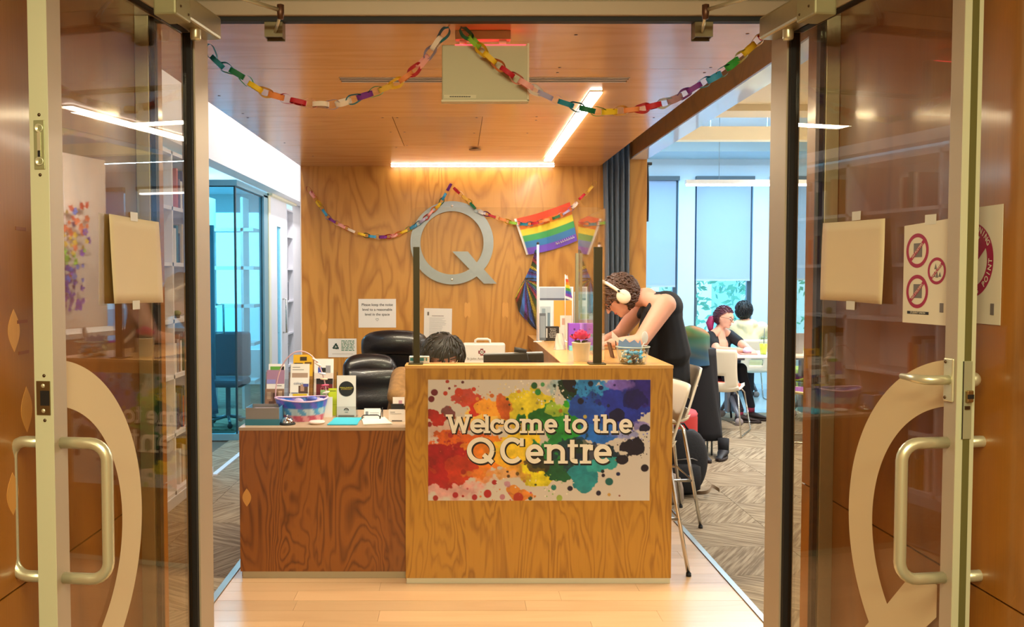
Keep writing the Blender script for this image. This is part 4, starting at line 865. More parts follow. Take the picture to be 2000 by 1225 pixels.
# ---------------------------------------------------------------- things on the low desk
Zd = .79
q = atZ(480, 831, Zd); t = thing('desk_box', 'open grey and teal cardboard box at the desk corner', 'box', (q.x+.088, q.y+.07, Zd)); w = .175; d_ = .15; hh = .092
for (nm, a, b, m) in (('side', (0, 0, 0), (w, .003, hh), 'g'), ('side', (0, d_-.003, 0), (w, d_, hh), 'g'), ('side', (0, .003, 0), (.003, d_-.003, hh), 'b'), ('side', (w-.003, .003, 0), (w, d_-.003, hh), 'b'), ('bottom', (.003, .003, 0), (w-.003, d_-.003, .003), 'g')):
    box(nm, (q.x+a[0], q.y+a[1], Zd+a[2]), (q.x+b[0], q.y+b[1], Zd+b[2]), mat('box_grey', '8a8480', .6) if m == 'g' else mat('box_blue', '3f7fa8', .5), t)
box('lid_band', (q.x-.003, q.y-.003, Zd), (q.x+w+.003, q.y-.0005, Zd+.032), mat('box_teal', '2f7a90', .5), t)
box('card_stack', (q.x+.02, q.y+.02, Zd+.003), (q.x+w-.02, q.y+d_-.02, Zd+.075), mat('lilac_card', 'b8a8b8', .6), t)
q = atZ(561, 829, Zd); t = thing('counter_bell', 'chrome call bell with black base at the desk front edge', 'bell', q)
MB().lathe([(.0001, 0), (.043, 0), (.043, .006), (.038, .010), (.0001, .010)], q, 32).build('base', INK, t)
MB().lathe([(.034, .012), (.033, .018), (.029, .028), (.021, .036), (.010, .040), (.0001, .041)], q, 32).build('dome', CHROME, t)
MB().lathe([(.0001, .05), (.004, .049), (.004, .041), (.002, .040)], q, 10).build('button', CHROME, t)
# gift basket
c = Vector((at(588, 826, 4.84).x, 4.86, Zd)); t = thing('gift_basket', 'woven plastic gift basket with blue and pink ribbons and hoop handle', 'basket', c)
def bprof(u, v):
    a = 2*math.pi*u; rx = .115+.028*v; ry = .085+.02*v; z = .115*v+.006*math.sin(a*2+1)*v
    k = 1+.012*math.sin(a*22); return Vector((c.x+rx*k*math.cos(a), c.y+ry*k*math.sin(a), c.z+.001+z))
def bcol(u, v):
    n = .5+.5*math.sin(u*60+v*5); 
    if v > .66: return lin('2c6ac0') if n > .3 else lin('6a5ac8')
    if v > .3: return lin('b8ccd4') if n > .35 else lin('5aa0d0')
    return lin('c85a78') if n > .4 else lin('dc98a8')
grid(bprof, 88, 12, bcol).build('basket_side', attr_mat('basket_colours', .3, .4), t)
MB().lathe([(.0001, .003), (.112, .003)], c, 24, Matrix.Diagonal((1, .75, 1, 1)) if False else None).build('basket_floor', mat('bfloor', 'c88a98', .5), t) if False else None
MB().tube([bprof(i/40, 1.0) for i in range(40)], .0045, 8, closed=True).build('rim', mat('rim_lilac', 'd8b8d8', .3), t)
MB().tube([c+Vector((.138*math.cos(a), -.02, .12+.255*math.sin(a))) for a in [math.pi*i/32 for i in range(33)]], .0035, 7).build('hoop_handle', mat('hoop', 'd8b0b8', .25), t)
rgb_ = random.Random(2)
for i, (a, col_) in enumerate(((.95, 'e8c8c0'), (.8, 'f0d8c8'), (.55, 'd8d8e8'), (.42, 'e8d0b0'), (.28, 'd85a80'), (.12, 'e8d8d0'))):
    p_ = c+Vector((.138*math.cos(a), -.022, .12+.255*math.sin(a)))
    Mr = Matrix.Rotation(a+1.2, 4, 'Y'); MB().ell(p_, (.006, .009, .022), Mr, 10, 6).build('ribbon_bud', mat('bud_'+col_, col_, .35), t)
for k in range(9):
    a = .35*k-.2; p_ = c+Vector((.10*math.cos(a*2.0), .05*math.sin(k), .085+.01*(k % 3)))
    tag(MB().ell(p_, (.028, .022, .018), n=10, m=6).build('gift_parcel', mat('parcel_%d' % (k % 3), ('8a78c8', 'c8b8e0', '5a6ac0')[k % 3], .4)), 'small lilac wrapped parcel inside the gift basket', 'parcel', 'parcels in the gift basket')
q = atZ(619, 828, Zd); t = thing('candle_tin', 'shallow cream tin with flat lid in front of the basket', 'tin', q)
MB().lathe([(.0001, 0), (.038, 0), (.040, .003), (.040, .009)], q, 28).build('tin_body', mat('tin_tan', 'c8a888', .4), t); MB().lathe([(.042, .008), (.042, .013), (.038, .016), (.0001, .016)], q, 28).build('lid', mat('tin_cream', 'ecd8d0', .4), t)
def sheets(pts, n, m, label, name='paper_stack', cat='paper', th=.0008):
    P4 = [atZ(x, y, Zd) for x, y in pts]; t = thing(name, label, cat, sum(P4, Vector())/4); rr = random.Random(len(label)); ce = sum(P4, Vector())/4
    for k in range(n):
        Rm = Matrix.Rotation(rr.uniform(-.05, .05) if k else 0, 3, 'Z'); vs = [ce+Rm @ (p-ce)+Vector((0, 0, .0004+k*(th+.0003))) for p in P4]; vs += [v+Vector((0, 0, th)) for v in vs]
        MB().add(vs, [(3, 2, 1, 0), (4, 5, 6, 7), (0, 1, 5, 4), (1, 2, 6, 5), (2, 3, 7, 6), (3, 0, 4, 7)]).build('sheet', m, t)
    return t
sheets([(640, 831), (696, 831), (706, 817), (655, 817)], 4, mat('cyan_paper', '33bcd8', .5), 'small pile of bright cyan papers at the desk front edge')
sheets([(711, 831), (766, 829), (750, 816), (706, 819)], 5, mat('warm_white_paper', 'efe4d4', .6), 'fanned pile of white papers beside the cyan ones')
t, M, w, h = leaflet(711, 798, 743, 818, 4.86, 'e6e6ea', [(.08, .3, .25, .7, '7a8088'), (.35, .55, .9, .6, '9aa0a8'), (.35, .4, .8, .44, '9aa0a8')], 'white business card in a black wire holder', 'business_card', 'card', 12)
t = thing('card_holder', 'black wire holder for the white business cards', 'holder', at(727, 820, 4.86))
a = at(708, 820, 4.86); b = at(746, 818, 4.86)
MB().tube([(a.x, 4.845, Zd+.003), (a.x, 4.845, Zd+.02), (a.x+.01, 4.845, Zd+.026), (b.x-.02, 4.845, Zd+.026), (b.x-.01, 4.845, Zd+.018), (b.x-.01, 4.845, Zd+.003)], .003, 7).build('front_wire', INK, t)
MB().tube([(a.x, 4.845, Zd+.003), (a.x, 4.90, Zd+.003), (b.x, 4.90, Zd+.003), (b.x, 4.90, Zd+.06), (b.x-.006, 4.88, Zd+.03), (b.x-.01, 4.845, Zd+.003)], .003, 7).build('back_wire', INK, t)
leaflet(759, 800, 790, 824, 4.78, 'ddd4cc', [(.1, .75, .4, .8, '6a6460'), (.1, .62, .8, .66, '9a948c'), (.2, .03, .85, .12, '5a4a44')], 'cream card with printed caption at the right end of the desk', 'display_card', 'card', 6)
leaflet(764, 789, 789, 801, 4.84, '16100f', [], 'black card standing behind the cream card', 'display_card', 'card', 4)
leaflet(767, 776, 790, 792, 4.88, 'e4dcd4', [(.5, .2, .8, .6, 'c08a9a')], 'white card with pink mark behind the black card', 'display_card', 'card', 4)
# ---------------------------------------------------------------- things on the tall counter
Zc = 1.12
def cbase(px, py, name, label, cat): q = atZ(px, py, Zc); return q, thing(name, label, cat, q)
q, t = cbase(1135, 706, 'flower_pot', 'small white pot with pink fabric flower, beside the dark screen post', 'plant')
MB().lathe([(.0001, 0), (.036, 0), (.038, .003), (.05, .098), (.052, .100), (.049, .102), (.046, .094), (.034, .01)], q, 32).build('pot', mat('pot_white', 'ebe3cc', .35), t)
def rose(t, c, r, m, n=16, seed=1):
    rr = random.Random(seed); mb = MB()
    for i in range(n):
        a = i*2.4; rad = r*(.25+.75*i/n); h = r*(.7-.75*i/n); tilt = .3+1.0*i/n
        ce = Vector((math.cos(a)*rad*.75, math.sin(a)*rad*.75, h)); sz = r*(.35+.3*i/n)
        Mx = Matrix.Rotation(a, 4, 'Z') @ Matrix.Rotation(tilt, 4, 'Y')
        def fn(u, v, Mx=Mx, ce=ce, sz=sz):
            x = (v-.3)*sz*1.3; y = (u-.5)*2*sz*math.sin(math.pi*min(1, v*.85+.12)); z = -.35*sz*((u-.5)*2)**2+.12*sz*math.sin(v*5)
            return c+ce+Mx @ Vector((z, y, x))
        g = grid(fn, 5, 5); mb.add(g.v, g.f, True)
    o = mb.build('flower', m, t); return o
rose(t, q+Vector((.0, 0, .118)), .05, mat('flower_pink', 'e8487c', .6), 18)
lf = MB()
for a in (.5, 2.2, 3.6, 5.2):
    d_ = Vector((math.cos(a), math.sin(a), 0)); n_ = Vector((-math.sin(a), math.cos(a), 0)); b0 = q+Vector((0, 0, .095))
    lf.add([b0, b0+d_*.025+n_*.014+Vector((0, 0, .018)), b0+d_*.05+Vector((0, 0, .012)), b0+d_*.025-n_*.014+Vector((0, 0, .018))], [(0, 1, 2, 3)])
lf.build('leaves', mat('leaf_dark', '4a5a2a', .6), t)
q, t = cbase(1235.5, 711, 'glass_bowl', 'clear glass bowl of wrapped sweets at the counter corner', 'bowl')
bq = q
MB().lathe([(.0001, .0), (.066, 0), (.07, .004), (.085, .084), (.0875, .088), (.0875, .091), (.084, .0915), (.081, .084), (.066, .008), (.0001, .006)], q, 40).build('bowl_body', glass('bowl_glass', (.9, .95, .93), 1.5), t)
MB().tube([q+Vector((.0865*math.cos(a), .0865*math.sin(a), .0895)) for a in [2*math.pi*i/40 for i in range(40)]], .0022, 6, closed=True).build('rim', mat('glass_rim', 'cfe0cc', .2), t)
rr = random.Random(4); swc = ['4fa0c4', '7cc0d8', '3a80b0', 'a8c8d8', 'c08a5a', '5a3a30', 'b8b0c8', '68b4cc']
sw0 = None; pts = []
for k in range(30):
    lay = k//10; a = k*2.4; rad = .046*math.sqrt(((k % 10)+.5)/10)*1.15
    pos = q+Vector((rad*math.cos(a), rad*math.sin(a), .016+lay*.022+rr.uniform(-.003, .003)))
    Mx = Matrix.Rotation(rr.uniform(0, 6), 4, 'Z') @ Matrix.Rotation(rr.uniform(-.6, .6), 4, 'Y')
    mb = MB().ell((0, 0, 0), (.014, .011, .009), n=8, m=5)
    for s in (-1, 1):
        mb.add([(s*.012, 0, 0), (s*.026, .008, .004), (s*.027, .0, -.004), (s*.026, -.008, .004)], [(0, 1, 2), (0, 2, 3)])
    mb.v = [tuple(pos+Mx.to_3x3() @ Vector(v)) for v in mb.v]
    c_ = swc[4 if (k % 10) in (3, 6) and lay < 2 else rr.randrange(8)]
    tag(mb.build('wrapped_sweet', mat('wrap_'+c_, c_, .25, coat=.4)), 'wrapped sweet lying in the clear glass bowl', 'sweet', 'wrapped sweets in the glass bowl')
t = thing('plastic_spoon', 'white plastic spoon standing up out of the sweets bowl', 'spoon', bq+Vector((.06, .02, .1)))
MB().ell(bq+Vector((.066, .02, .135)), (.017, .005, .033), n=16, m=8).build('spoon_bowl', mat('spoon_white', 'f0eee8', .3), t)
MB().tube([bq+Vector((.03, .02, .03)), bq+Vector((.055, .02, .09)), bq+Vector((.064, .02, .11))], .0035, 6).build('handle', mat('spoon_white', 'f0eee8', .3), t)
MB().prism([(-.075, 0), (-.07, .05), (-.05, .04), (-.035, .055), (-.015, .035), (.01, .05), (.03, .03), (.04, .05), (.05, .0)], FR(bq+Vector((0, .01, .075))), .002).build('foil_wrapper', mat('foil', '9ab8e0', .3, .3), None)
tag(bpy.data.objects['foil_wrapper'], 'crumpled pale blue foil wrapper sticking up out of the glass bowl', 'wrapper')
t = thing('card_stand', 'dark wooden stand with patterned paper leaning behind the glass bowl', 'stand', atZ(1200, 700, Zc))
q2 = atZ(1198, 700, Zc)
MB().box((0, 0, 0), (.008, .10, .085), Matrix.Translation(q2) @ Matrix.Rotation(R(-14), 4, 'Y')).build('stand_leg', mat('dark_wood', '5a3a22', .5), t)
def cfn(u, v): return q2+Vector((-.01+.075*u, .0+.02*math.sin(u*3), .115-.07*u+.045*v+.01*math.sin(v*4+u)))
grid(cfn, 8, 6, lambda u, v: lin('e8e0d0') if (math.sin(u*25)*math.sin(v*13+u*4) > -.25) else lin('6a6a78')).build('patterned_paper', attr_mat('patterned', .6), t)
# left card box by the screen post
a = at(799, 712, 4.605); b = at(838, 697, 4.605)
t = thing('card_box', 'low white and teal card box beside the left screen post', 'box', (a.x, 4.63, Zc))
box('box_body', (a.x, 4.612, Zc+.0005), (b.x, 4.66, b.z), PAPER, t, .001)
for (u0, u1) in ((.05, .3), (.42, .74), (.84, .9)): box('print_block', (a.x+(b.x-a.x)*u0, 4.6112, Zc+.014), (a.x+(b.x-a.x)*u1, 4.612, Zc+.030), mat('print_teal', '2a8a8c', .5), t)
# items at the far end
def cleaf(px0, px1, py0, py1, base, bands, label, name='brochure', cat='brochure', tilt=4, txt=None):
    a = atZ(px0, py1, Zc); s = a.y
    return leaflet(px0, py0, px1, py1, s, base, bands, label, name, cat, tilt, txt=txt)
t, M, w, h = leaflet(1052, 560, 1120, 662, 6.45, 'e8eef2', [(.04, .78, .95, .98, 'a8b4c4'), (.04, .74, .95, .78, '5a6478'), (.05, .1, .35, .62, 'b8c8d0'), (.1, .18, .2, .58, '8aa0ac'), (.26, .12, .33, .5, '6a8494')], 'white framed display board with grey landscape strip at the counter end', 'display_board', 'display board', 3)
leaflet(1082, 587, 1117, 664, 6.32, 'e8e0d8', [(.0, .32, 1., 1., 'e8a848'), (.35, .3, .98, .62, 'e8e0d8'), (.45, .38, .65, .55, 'c8a090')], 'orange card with white picture standing before the display board', 'display_card', 'card', 3, txt=[('PRIDE WEEK', .5, .86, .016, 'b8602a')] if False else None)
leaflet(1122, 570, 1162, 661, 6.5, 'bfe0e0', [(.1, .55, .9, .95, '7ac8c8'), (.1, .1, .9, .4, 'd890a0'), (.3, .42, .7, .52, 'a8d078')], 'teal and pink card seen through the side screen', 'display_card', 'card', 3)
leaflet(1054, 612, 1066, 665, 6.2, '5a6470', [(.1, .1, .9, .9, '8a98a4')], 'narrow grey leaflet pack at the left end of the side counter', 'brochure', 'brochure', 3)
q, t = cbase(1078, 666, 'slogan_box', 'small black box with rows of white lettering on the side counter', 'box')
s = (at(1092, 660, q.y).x-at(1064, 660, q.y).x); hh = .10
box('box_body', (q.x-s/2, q.y, Zc+.0005), (q.x+s/2, q.y+.05, Zc+hh), INK, t, .002)
Mx = FR((q.x, q.y-.0008, Zc))
for i, wds in enumerate(('love wins', 'be kind', 'be proud', 'human rights', 'be yourself', 'thank you')): text(wds, .0115, Mx @ Matrix.Translation((.008, hh-.016-i*.0115, 0)), PAPER, t, ext=.0001)
box('white_bar', (q.x-s*.4, q.y-.001, Zc+.022), (q.x-s*.32, q.y, Zc+.088), PAPER, t)
q, t = cbase(1128, 684, 'tea_box', 'purple and lilac carton standing on the side counter', 'box')
s = (at(1146, 660, q.y).x-at(1111, 660, q.y).x); hh = (at(1128, 632, q.y).z-Zc)
MB().box((-s/2, 0, .0), (s*.12, .06, hh), Matrix.Translation(q)).build('carton', mat('carton_purple', '8a48c8', .5), t, bevel=.001)
MB().box((s*.12, .004, .0), (s/2, .06, hh), Matrix.Translation(q)).build('carton_side', mat('carton_lilac', 'a878d8', .5), t, bevel=.001)
MB().box((-s*.36, -.001, hh*.5), (-s*.02, 0, hh*.6), Matrix.Translation(q)).build('print_block', INK, t)
for z_ in (.3, .78): MB().lathe([(.0001, 0), (.006, 0), (.006, .001)], q+Vector((-s*.18, -.001, hh*z_)), 12, Matrix.Rotation(math.pi/2, 4, 'X')).build('round_mark', mat('mark_dark_purple', '4a1c7a', .5), t)
MB().box((-s*.5, -.05, 0), (-s*.05, -.002, .028), Matrix.Translation(q)).build('card_tray', mat('tray_cyan', '78c8d8', .4), t)
q, t = cbase(1105, 685, 'tissue_pack', 'crumpled clear bag leaning against the purple carton', 'bag')
rr = random.Random(8); mb = MB()
def bagf(u, v):
    a = 2*math.pi*u; r_ = .035*(1-.5*v)*(1+.18*math.sin(a*5+v*7)); return q+Vector((-.03+r_*math.cos(a), .06+r_*.7*math.sin(a), .001+.10*v))
grid(bagf, 24, 8).build('bag_body', mat('pale_bag', 'd8ccc0', .3, coat=.4), t)
# small pride flag on a stick
q = at(1104, 600, 6.1); t = thing('desk_flag', 'tiny rainbow flag on a stick above the counter cards', 'flag', (q.x, 6.1, Zc))
MB().tube([(q.x, 6.1, Zc), (q.x-.002, 6.1, at(1104, 536, 6.1).z)], .0025, 6).build('stick', PAPER, t)
MB().lathe([(.0001, 0), (.02, 0), (.018, .006), (.004, .012), (.003, .02)], (q.x, 6.1, Zc), 16).build('foot', PAPER, t)
RB = [lin(c_) for c_ in ('e04a3a', 'f08a2c', 'f0d23a', '3a9a4a', '2c5ac0', '7a3aa8')]
def ff(u, v):
    zt = at(1104, 538, 6.1).z; x = q.x+.052*u*(.25+.75*(1-v))+.0; return Vector((x, 6.1+.008*math.sin(u*6), zt-.155*(1-v)-.02*u+.02*u*(v)))
grid(ff, 10, 24, lambda u, v: (lin('f0ecec') if v < .12 or v > .85 else RB[min(5, int((.85-v)/.73*6))])).build('flag_cloth', attr_mat('cloth_colours', .75), t)
# ---------------------------------------------------------------- flags on the wall
CL = attr_mat('cloth_colours', .75)
STR = [lin(c_) for c_ in ('d8482a', 'e87a2c', 'ecd03a', '3aa05a', '2a7ab8', '6a48c0')]
TLc, TRc, BLc, BRc = at(1004, 428, 6.82), at(1114, 394, 6.80), at(1028, 498, 6.82), at(1128, 470, 6.80)
t = thing('pride_flag', 'six-stripe rainbow flag pinned flat on the wood wall', 'flag', (TLc+BRc)/2)
def pf(u, v):
    a = TLc.lerp(TRc, u); b = BLc.lerp(BRc, u); p = b.lerp(a, v); p.y = 6.835-.012*(1+math.sin(u*9+v*2))-.01*math.sin(v*3.1); p.z -= .016*math.sin(math.pi*u)*(1-.3*v); return p
grid(pf, 40, 36, lambda u, v: lin('e8e4dc') if u < .03 else STR[min(5, int((1-v)*6))]).build('flag_cloth', CL, t)
mb = MB()
for i in range(9): 
    u = .6+.04*i; mb.tube([pf(u, .10)+Vector((0, -.004, 0)), pf(u+.012, .16)+Vector((0, -.004, 0)), pf(u+.024, .09)+Vector((0, -.004, 0)), pf(u+.036, .12)+Vector((0, -.004, 0))], .0022, 5)
mb.build('script_print', PAPER, t)
# folded beaded rainbow cloth hung beside it
OL = [(40, 258, 225), (80, 258, 215), (180, 262, 190), (290, 262, 140), (420, 270, 70), (510, 280, 30), (560, 275, 50), (640, 262, 66), (700, 262, 110), (740, 260, 150), (790, 258, 195), (825, 256, 238)]
t = thing('beaded_cloth', 'folded black cloth with rows of rainbow beads hanging below the flag', 'flag', at(1030, 550, 6.8))
def outl(yv):
    for (y0, r0, l0), (y1, r1, l1) in zip(OL[:-1], OL[1:]):
        if yv <= y1: k = (yv-y0)/(y1-y0); return l0+(l1-l0)*k, r0+(r1-r0)*k
    return OL[-1][2], OL[-1][1]
def bf(u, v):
    yv = 40+785*(1-v); l, r_ = outl(yv); x = l+(r_-l)*u; p = at(1000+x/5.01, 480+yv/5.01, 6.8); p.y = 6.80+.025*math.sin(u*11+v*6)*(.3+.7*(1-v)); return p
BC = [lin(c_) for c_ in ('2a6ac0', '141414', 'c84038', 'e8d03a', '1a5a34', '1c8cb8', '6a2a98', 'c83a5a', '1a5a34', 'e8d03a', '2a5ab8', '6a2a98')]
def bc(u, v):
    yv = 40+785*(1-v); l, r_ = outl(yv); x = l+(r_-l)*u
    a = math.atan2(yv-330, x-130) if yv > 330 else math.atan2(330-yv, 400-x)*-1+3.4
    k = a*7.5; i = int(math.floor(k)) % 12; f = k-math.floor(k); d_ = math.hypot(x-130, yv-330)
    bead = (math.sin(d_*.42) > -.3) and f > .35
    return BC[i] if bead or i in (4, 0) else tuple(x_*.12 for x_ in BC[i])
grid(bf, 60, 150, bc).build('cloth', CL, t)
t = thing('display_pole', 'slim white upright pole at the far end of the side counter', 'pole', atZ(1050, 664, Zc)); q = atZ(1050, 668, Zc)
MB().tube([(q.x, q.y, Zc), (q.x, q.y, at(1050, 478, q.y).z)], .0085, 10).build('pole', mat('pole_white', 'e8e2e8', .35), t)
MB().lathe([(.0001, 0), (.03, 0), (.03, .005), (.012, .008)], (q.x, q.y, Zc), 18).build('pole_base', PAPER, t)
MB().ell((q.x, q.y, at(1050, 476, q.y).z), (.010, .010, .012), n=10, m=6).build('pole_cap', INK, t)
# ---------------------------------------------------------------- monitor, first aid case
a = at(944, 690, 5.08); b = at(1062, 690, 5.08)
t = thing('computer_monitor', 'black computer monitor seen from behind over the counter edge', 'monitor', ((a.x+b.x)/2, 5.1, Zd))
Mx = Matrix.Translation(((a.x+b.x)/2, 5.08, a.z-.0)) @ Matrix.Rotation(R(6), 4, 'X') @ Matrix.Rotation(R(-1.5), 4, 'Y')
wm = (b.x-a.x)/2
MB().box((-wm, 0, -.30), (wm, .012, -.005), Mx).build('back_shell', mat('monitor_black', '1a1713', .5), t, bevel=.004)
MB().box((-wm+.004, .006, -.01), (wm-.004, .03, .0), Mx).build('top_bezel', mat('monitor_silver', 'aab0b4', .35, .5), t, bevel=.002)
MB().box((-.06, -.035, -.24), (.06, 0, -.08), Mx).build('mount_box', mat('monitor_black', '1a1713', .5), t, bevel=.006)
MB().box((-.025, -.03, -.345), (.025, -.008, -.2), Mx).build('stand_neck', INK, t)
box('stand_foot', ((a.x+b.x)/2-.1, 5.0, Zd), ((a.x+b.x)/2+.1, 5.16, Zd+.012), INK, t, .003)
q = Mx @ Vector((.045, .012, .0)); t = thing('webcam', 'black webcam with cable clipped on top of the monitor', 'webcam', q)
MB().tube([q+Vector((-.04, 0, .018)), q+Vector((-.01, 0, .014)), q+Vector((.03, 0, .006))], [.015, .014, .011], 12).build('camera_body', INK, t)
MB().tube([q+Vector((.0, .0, .003)), q+Vector((.03, -.02, -.004)), q+Vector((.04, -.025, -.04)), q+Vector((.045, -.03, -.1))], .003, 6).build('cable', INK, t)
MB().box((-.015, -.01, -.001), (.015, .012, .012), Matrix.Translation(q)).build('clip', INK, t)
Yk = 6.42; a = at(904, 671, Yk); b = at(987, 671, Yk)
t = thing('first_aid_case', 'white plastic first aid case with red cross emblem on the back cabinet', 'first aid kit', ((a.x+b.x)/2, Yk, .825))
KW = mat('kit_white', 'f0ece2', .35)
box('case_front', (a.x, Yk, .826), (b.x, Yk+.05, a.z), KW, t, .012); box('case_back', (a.x, Yk+.052, .826), (b.x, Yk+.10, a.z), KW, t, .012)
cx = (a.x+b.x)/2-.01; zt = at(940, 663, Yk).z
MB().tube([(cx-.055, Yk+.03, a.z-.01), (cx-.052, Yk+.03, zt-.008), (cx-.035, Yk+.03, zt), (cx+.035, Yk+.03, zt), (cx+.052, Yk+.03, zt-.008), (cx+.055, Yk+.03, a.z-.01)], .0085, 10).build('carry_handle', KW, t)
MK = FR((at(941, 688, Yk).x, Yk-.0006, at(941, 688, Yk).z)); mb = MB(); r_ = .011
for dx, dy in ((0, 0), (1, 0), (-1, 0), (0, 1), (0, -1)): mb.box((dx*r_*1.25-r_, dy*r_*1.25-r_, 0), (dx*r_*1.25+r_, dy*r_*1.25+r_, .0006), MK)
mb.build('emblem_outline', mat('emblem_red', '8a1c2c', .5), t); mb = MB(); r_ = .006
for dx, dy in ((0, 0), (1, 0), (-1, 0), (0, 1), (0, -1)): mb.box((dx*r_*1.4-r_, dy*r_*1.4-r_, .0006), (dx*r_*1.4+r_, dy*r_*1.4+r_, .001), MK)
mb.build('emblem_cross', KW, t)
text('St John Ambulance', .024, FR((at(937, 703, Yk).x, Yk-.001, at(937, 701, Yk).z)), GREYI, t, ext=.0001)
# ---------------------------------------------------------------- sign box hung from the ceiling
Ys = 3.08; a = at(863, 85, Ys); b = at(1032, 197, Ys)
t = thing('ceiling_sign_box', 'flat cream metal sign box hung from the ceiling, seen from behind', 'sign box', ((a.x+b.x)/2, Ys, a.z))
BX = mat('box_cream', 'b5ad88', .5, .1)
box('housing', (a.x, Ys, b.z), (b.x, Ys+.035, a.z-.004), BX, t, .003)
box('bottom_lip', (a.x-.002, Ys-.004, b.z-.003), (b.x+.002, Ys+.04, b.z+.003), mat('lip_cream', 'd8cda8', .45), t)
box('right_lip', (b.x-.004, Ys-.004, b.z), (b.x+.002, Ys+.04, a.z), mat('lip_cream', 'd8cda8', .45), t)
box('red_glow_slot', (a.x+.045, Ys-.0015, a.z-.006), (b.x-.01, Ys+.02, a.z-.0035), mat('led_red', 'ff3040', .5, emit=3), t)
box('mount_plate', (a.x+.045, Ys+.0, 2.375), (b.x-.06, Ys+.05, 2.4055), mat('mount_cream', 'c8b494', .5), t, .002)
box('mount_neck', (a.x+.06, Ys+.005, a.z-.005), (a.x+.085, Ys+.03, 2.38), mat('mount_cream', 'c8b494', .5), t)
box('mount_neck', (b.x-.10, Ys+.005, a.z-.005), (b.x-.075, Ys+.03, 2.38), mat('mount_cream', 'c8b494', .5), t)
lb = at(867, 190, Ys-.001); box('rating_label', (lb.x, Ys-.0008, lb.z-.004), (lb.x+.11, Ys, lb.z+.008), mat('label_cream', 'd8d0a8', .5), t)
mb = MB()
for i in range(12): mb.box((lb.x+.02+i*.006, Ys-.0012, lb.z), (lb.x+.024+i*.006, Ys-.0008, lb.z+.004))
mb.build('label_print', INK, t)
# ---------------------------------------------------------------- paper chains
PC = {k: mat('paper_'+k, v, .6) for k, v in dict(teal='0d7f96', dgreen='0b6b43', green='35a03a', lime='8fc43a', yellow='ecc21c', gold='e0b040', orange='e88a4a', red='c21c2c', pink='f0a8a0', pale='f0dcc8', lav='a8a0c4', purple='7a2a8c', blue='3a9ac8', white='f0ece6', mauve='a8808c', olive='b8a830', sky='c8dce8').items()}
def spline(pts, n):
    P_ = [Vector(p) for p in pts]; P_ = [P_[0]*2-P_[1]]+P_+[P_[-1]*2-P_[-2]]; out = []
    for i in range(1, len(P_)-2):
        for k in range(20):
            t = k/20; a, b, c, d = P_[i-1:i+3]
            out.append(.5*((2*b)+(c-a)*t+(2*a-5*b+4*c-d)*t*t+(3*b-a-3*c+d)*t**3))
    out.append(P_[-2]); L = [0]
    for i in range(1, len(out)): L.append(L[-1]+(out[i]-out[i-1]).length)
    res = []; j = 0
    for k in range(n):
        s = L[-1]*(k+.5)/n
        while L[j+1] < s: j += 1
        res.append((out[j].lerp(out[j+1], (s-L[j])/(L[j+1]-L[j])), (out[j+1]-out[j]).normalized()))
    return res, L[-1]
def chain(label, pts, Y, cols, length, height=.016, seed=0):
    W3 = [at(x, y, Y) for x, y in pts]; res, tot = spline(W3, 10); n = len(cols) if cols[0] != '*' else int(tot/(length*.66))
    if cols[0] == '*': cols = [cols[1:][i % (len(cols)-1)] for i in range(n)]
    res, tot = spline(W3, n); rr = random.Random(seed)
    t = thing('paper_chain', label, 'paper chain', sum(W3, Vector())/len(W3))
    cache = {}
    for i, ((p, d), c) in enumerate(zip(res, cols)):
        L_ = tot/n*1.5; flip = i % 2; rx = L_/2; ry = L_*.27
        side = d.cross(Vector((0, 1, 0))).normalized(); fw = Vector((0, 1, 0))
        ang = (R(78) if flip else R(8))+rr.uniform(-.35, .35); a_ = side*math.cos(ang)+fw*math.sin(ang); b_ = d.cross(a_).normalized()
        vs = []; N = 18; h = height*rr.uniform(.9, 1.1)
        for k in range(N):
            th = 2*math.pi*k/N; ry_ = ry*(1+.12*math.sin(3*th+i))
            q = p+d*(rx*math.cos(th))+a_*(ry_*math.sin(th))
            vs += [q-b_*h/2, q+b_*h/2]
        mb = MB(); mb.add(vs, [(2*k, 2*((k+1) % N), 2*((k+1) % N)+1, 2*k+1) for k in range(N)], True)
        mb.build('chain_link', PC[c], t)
chain('rainbow paper chain sagging across the left half of the doorway', [(408, 92), (425, 122), (465, 145), (505, 174), (552, 191), (605, 203), (655, 203), (702, 190), (745, 175), (787, 155), (823, 124), (848, 92), (873, 58)], 3.04,
      'blue teal teal dgreen green yellow gold orange red red pink pale lav pale teal purple green gold yellow orange red pink lav pale teal'.split(), .06, .017, 1)
chain('rainbow paper chain sagging across the right half of the doorway', [(903, 58), (925, 80), (955, 112), (993, 142), (1038, 172), (1080, 193), (1125, 208), (1170, 218), (1220, 216), (1263, 210), (1315, 195), (1362, 168), (1400, 148), (1440, 117), (1475, 84), (1502, 56)], 3.04,
      'dgreen lime yellow yellow orange red pink pink white lav purple teal teal dgreen green yellow gold orange red red sky mauve purple purple teal blue dgreen green olive yellow gold red'.split(), .06, .017, 2)
seq = '* red pink orange yellow dgreen blue lav purple pale pink red pale gold yellow dgreen blue white purple red pink orange yellow lime blue teal lav'.split()
chain('small paper chain on the wood wall left of the steel letter', [(601, 367), (620, 394), (640, 423), (660, 437), (690, 452), (715, 460), (740, 463), (765, 461), (790, 452), (812, 440), (830, 427), (845, 412), (858, 400), (868, 383), (880, 361)], 6.79, seq, .062, .018, 3)
chain('small paper chain on the wood wall from the steel letter to the curtain', [(880, 361), (900, 380), (915, 393), (932, 410), (955, 420), (985, 430), (1000, 435), (1030, 438), (1060, 432), (1090, 423), (1115, 408), (1135, 386), (1150, 372), (1162, 356)], 6.78, ['*']+seq[10:]+seq[1:10], .062, .018, 4)
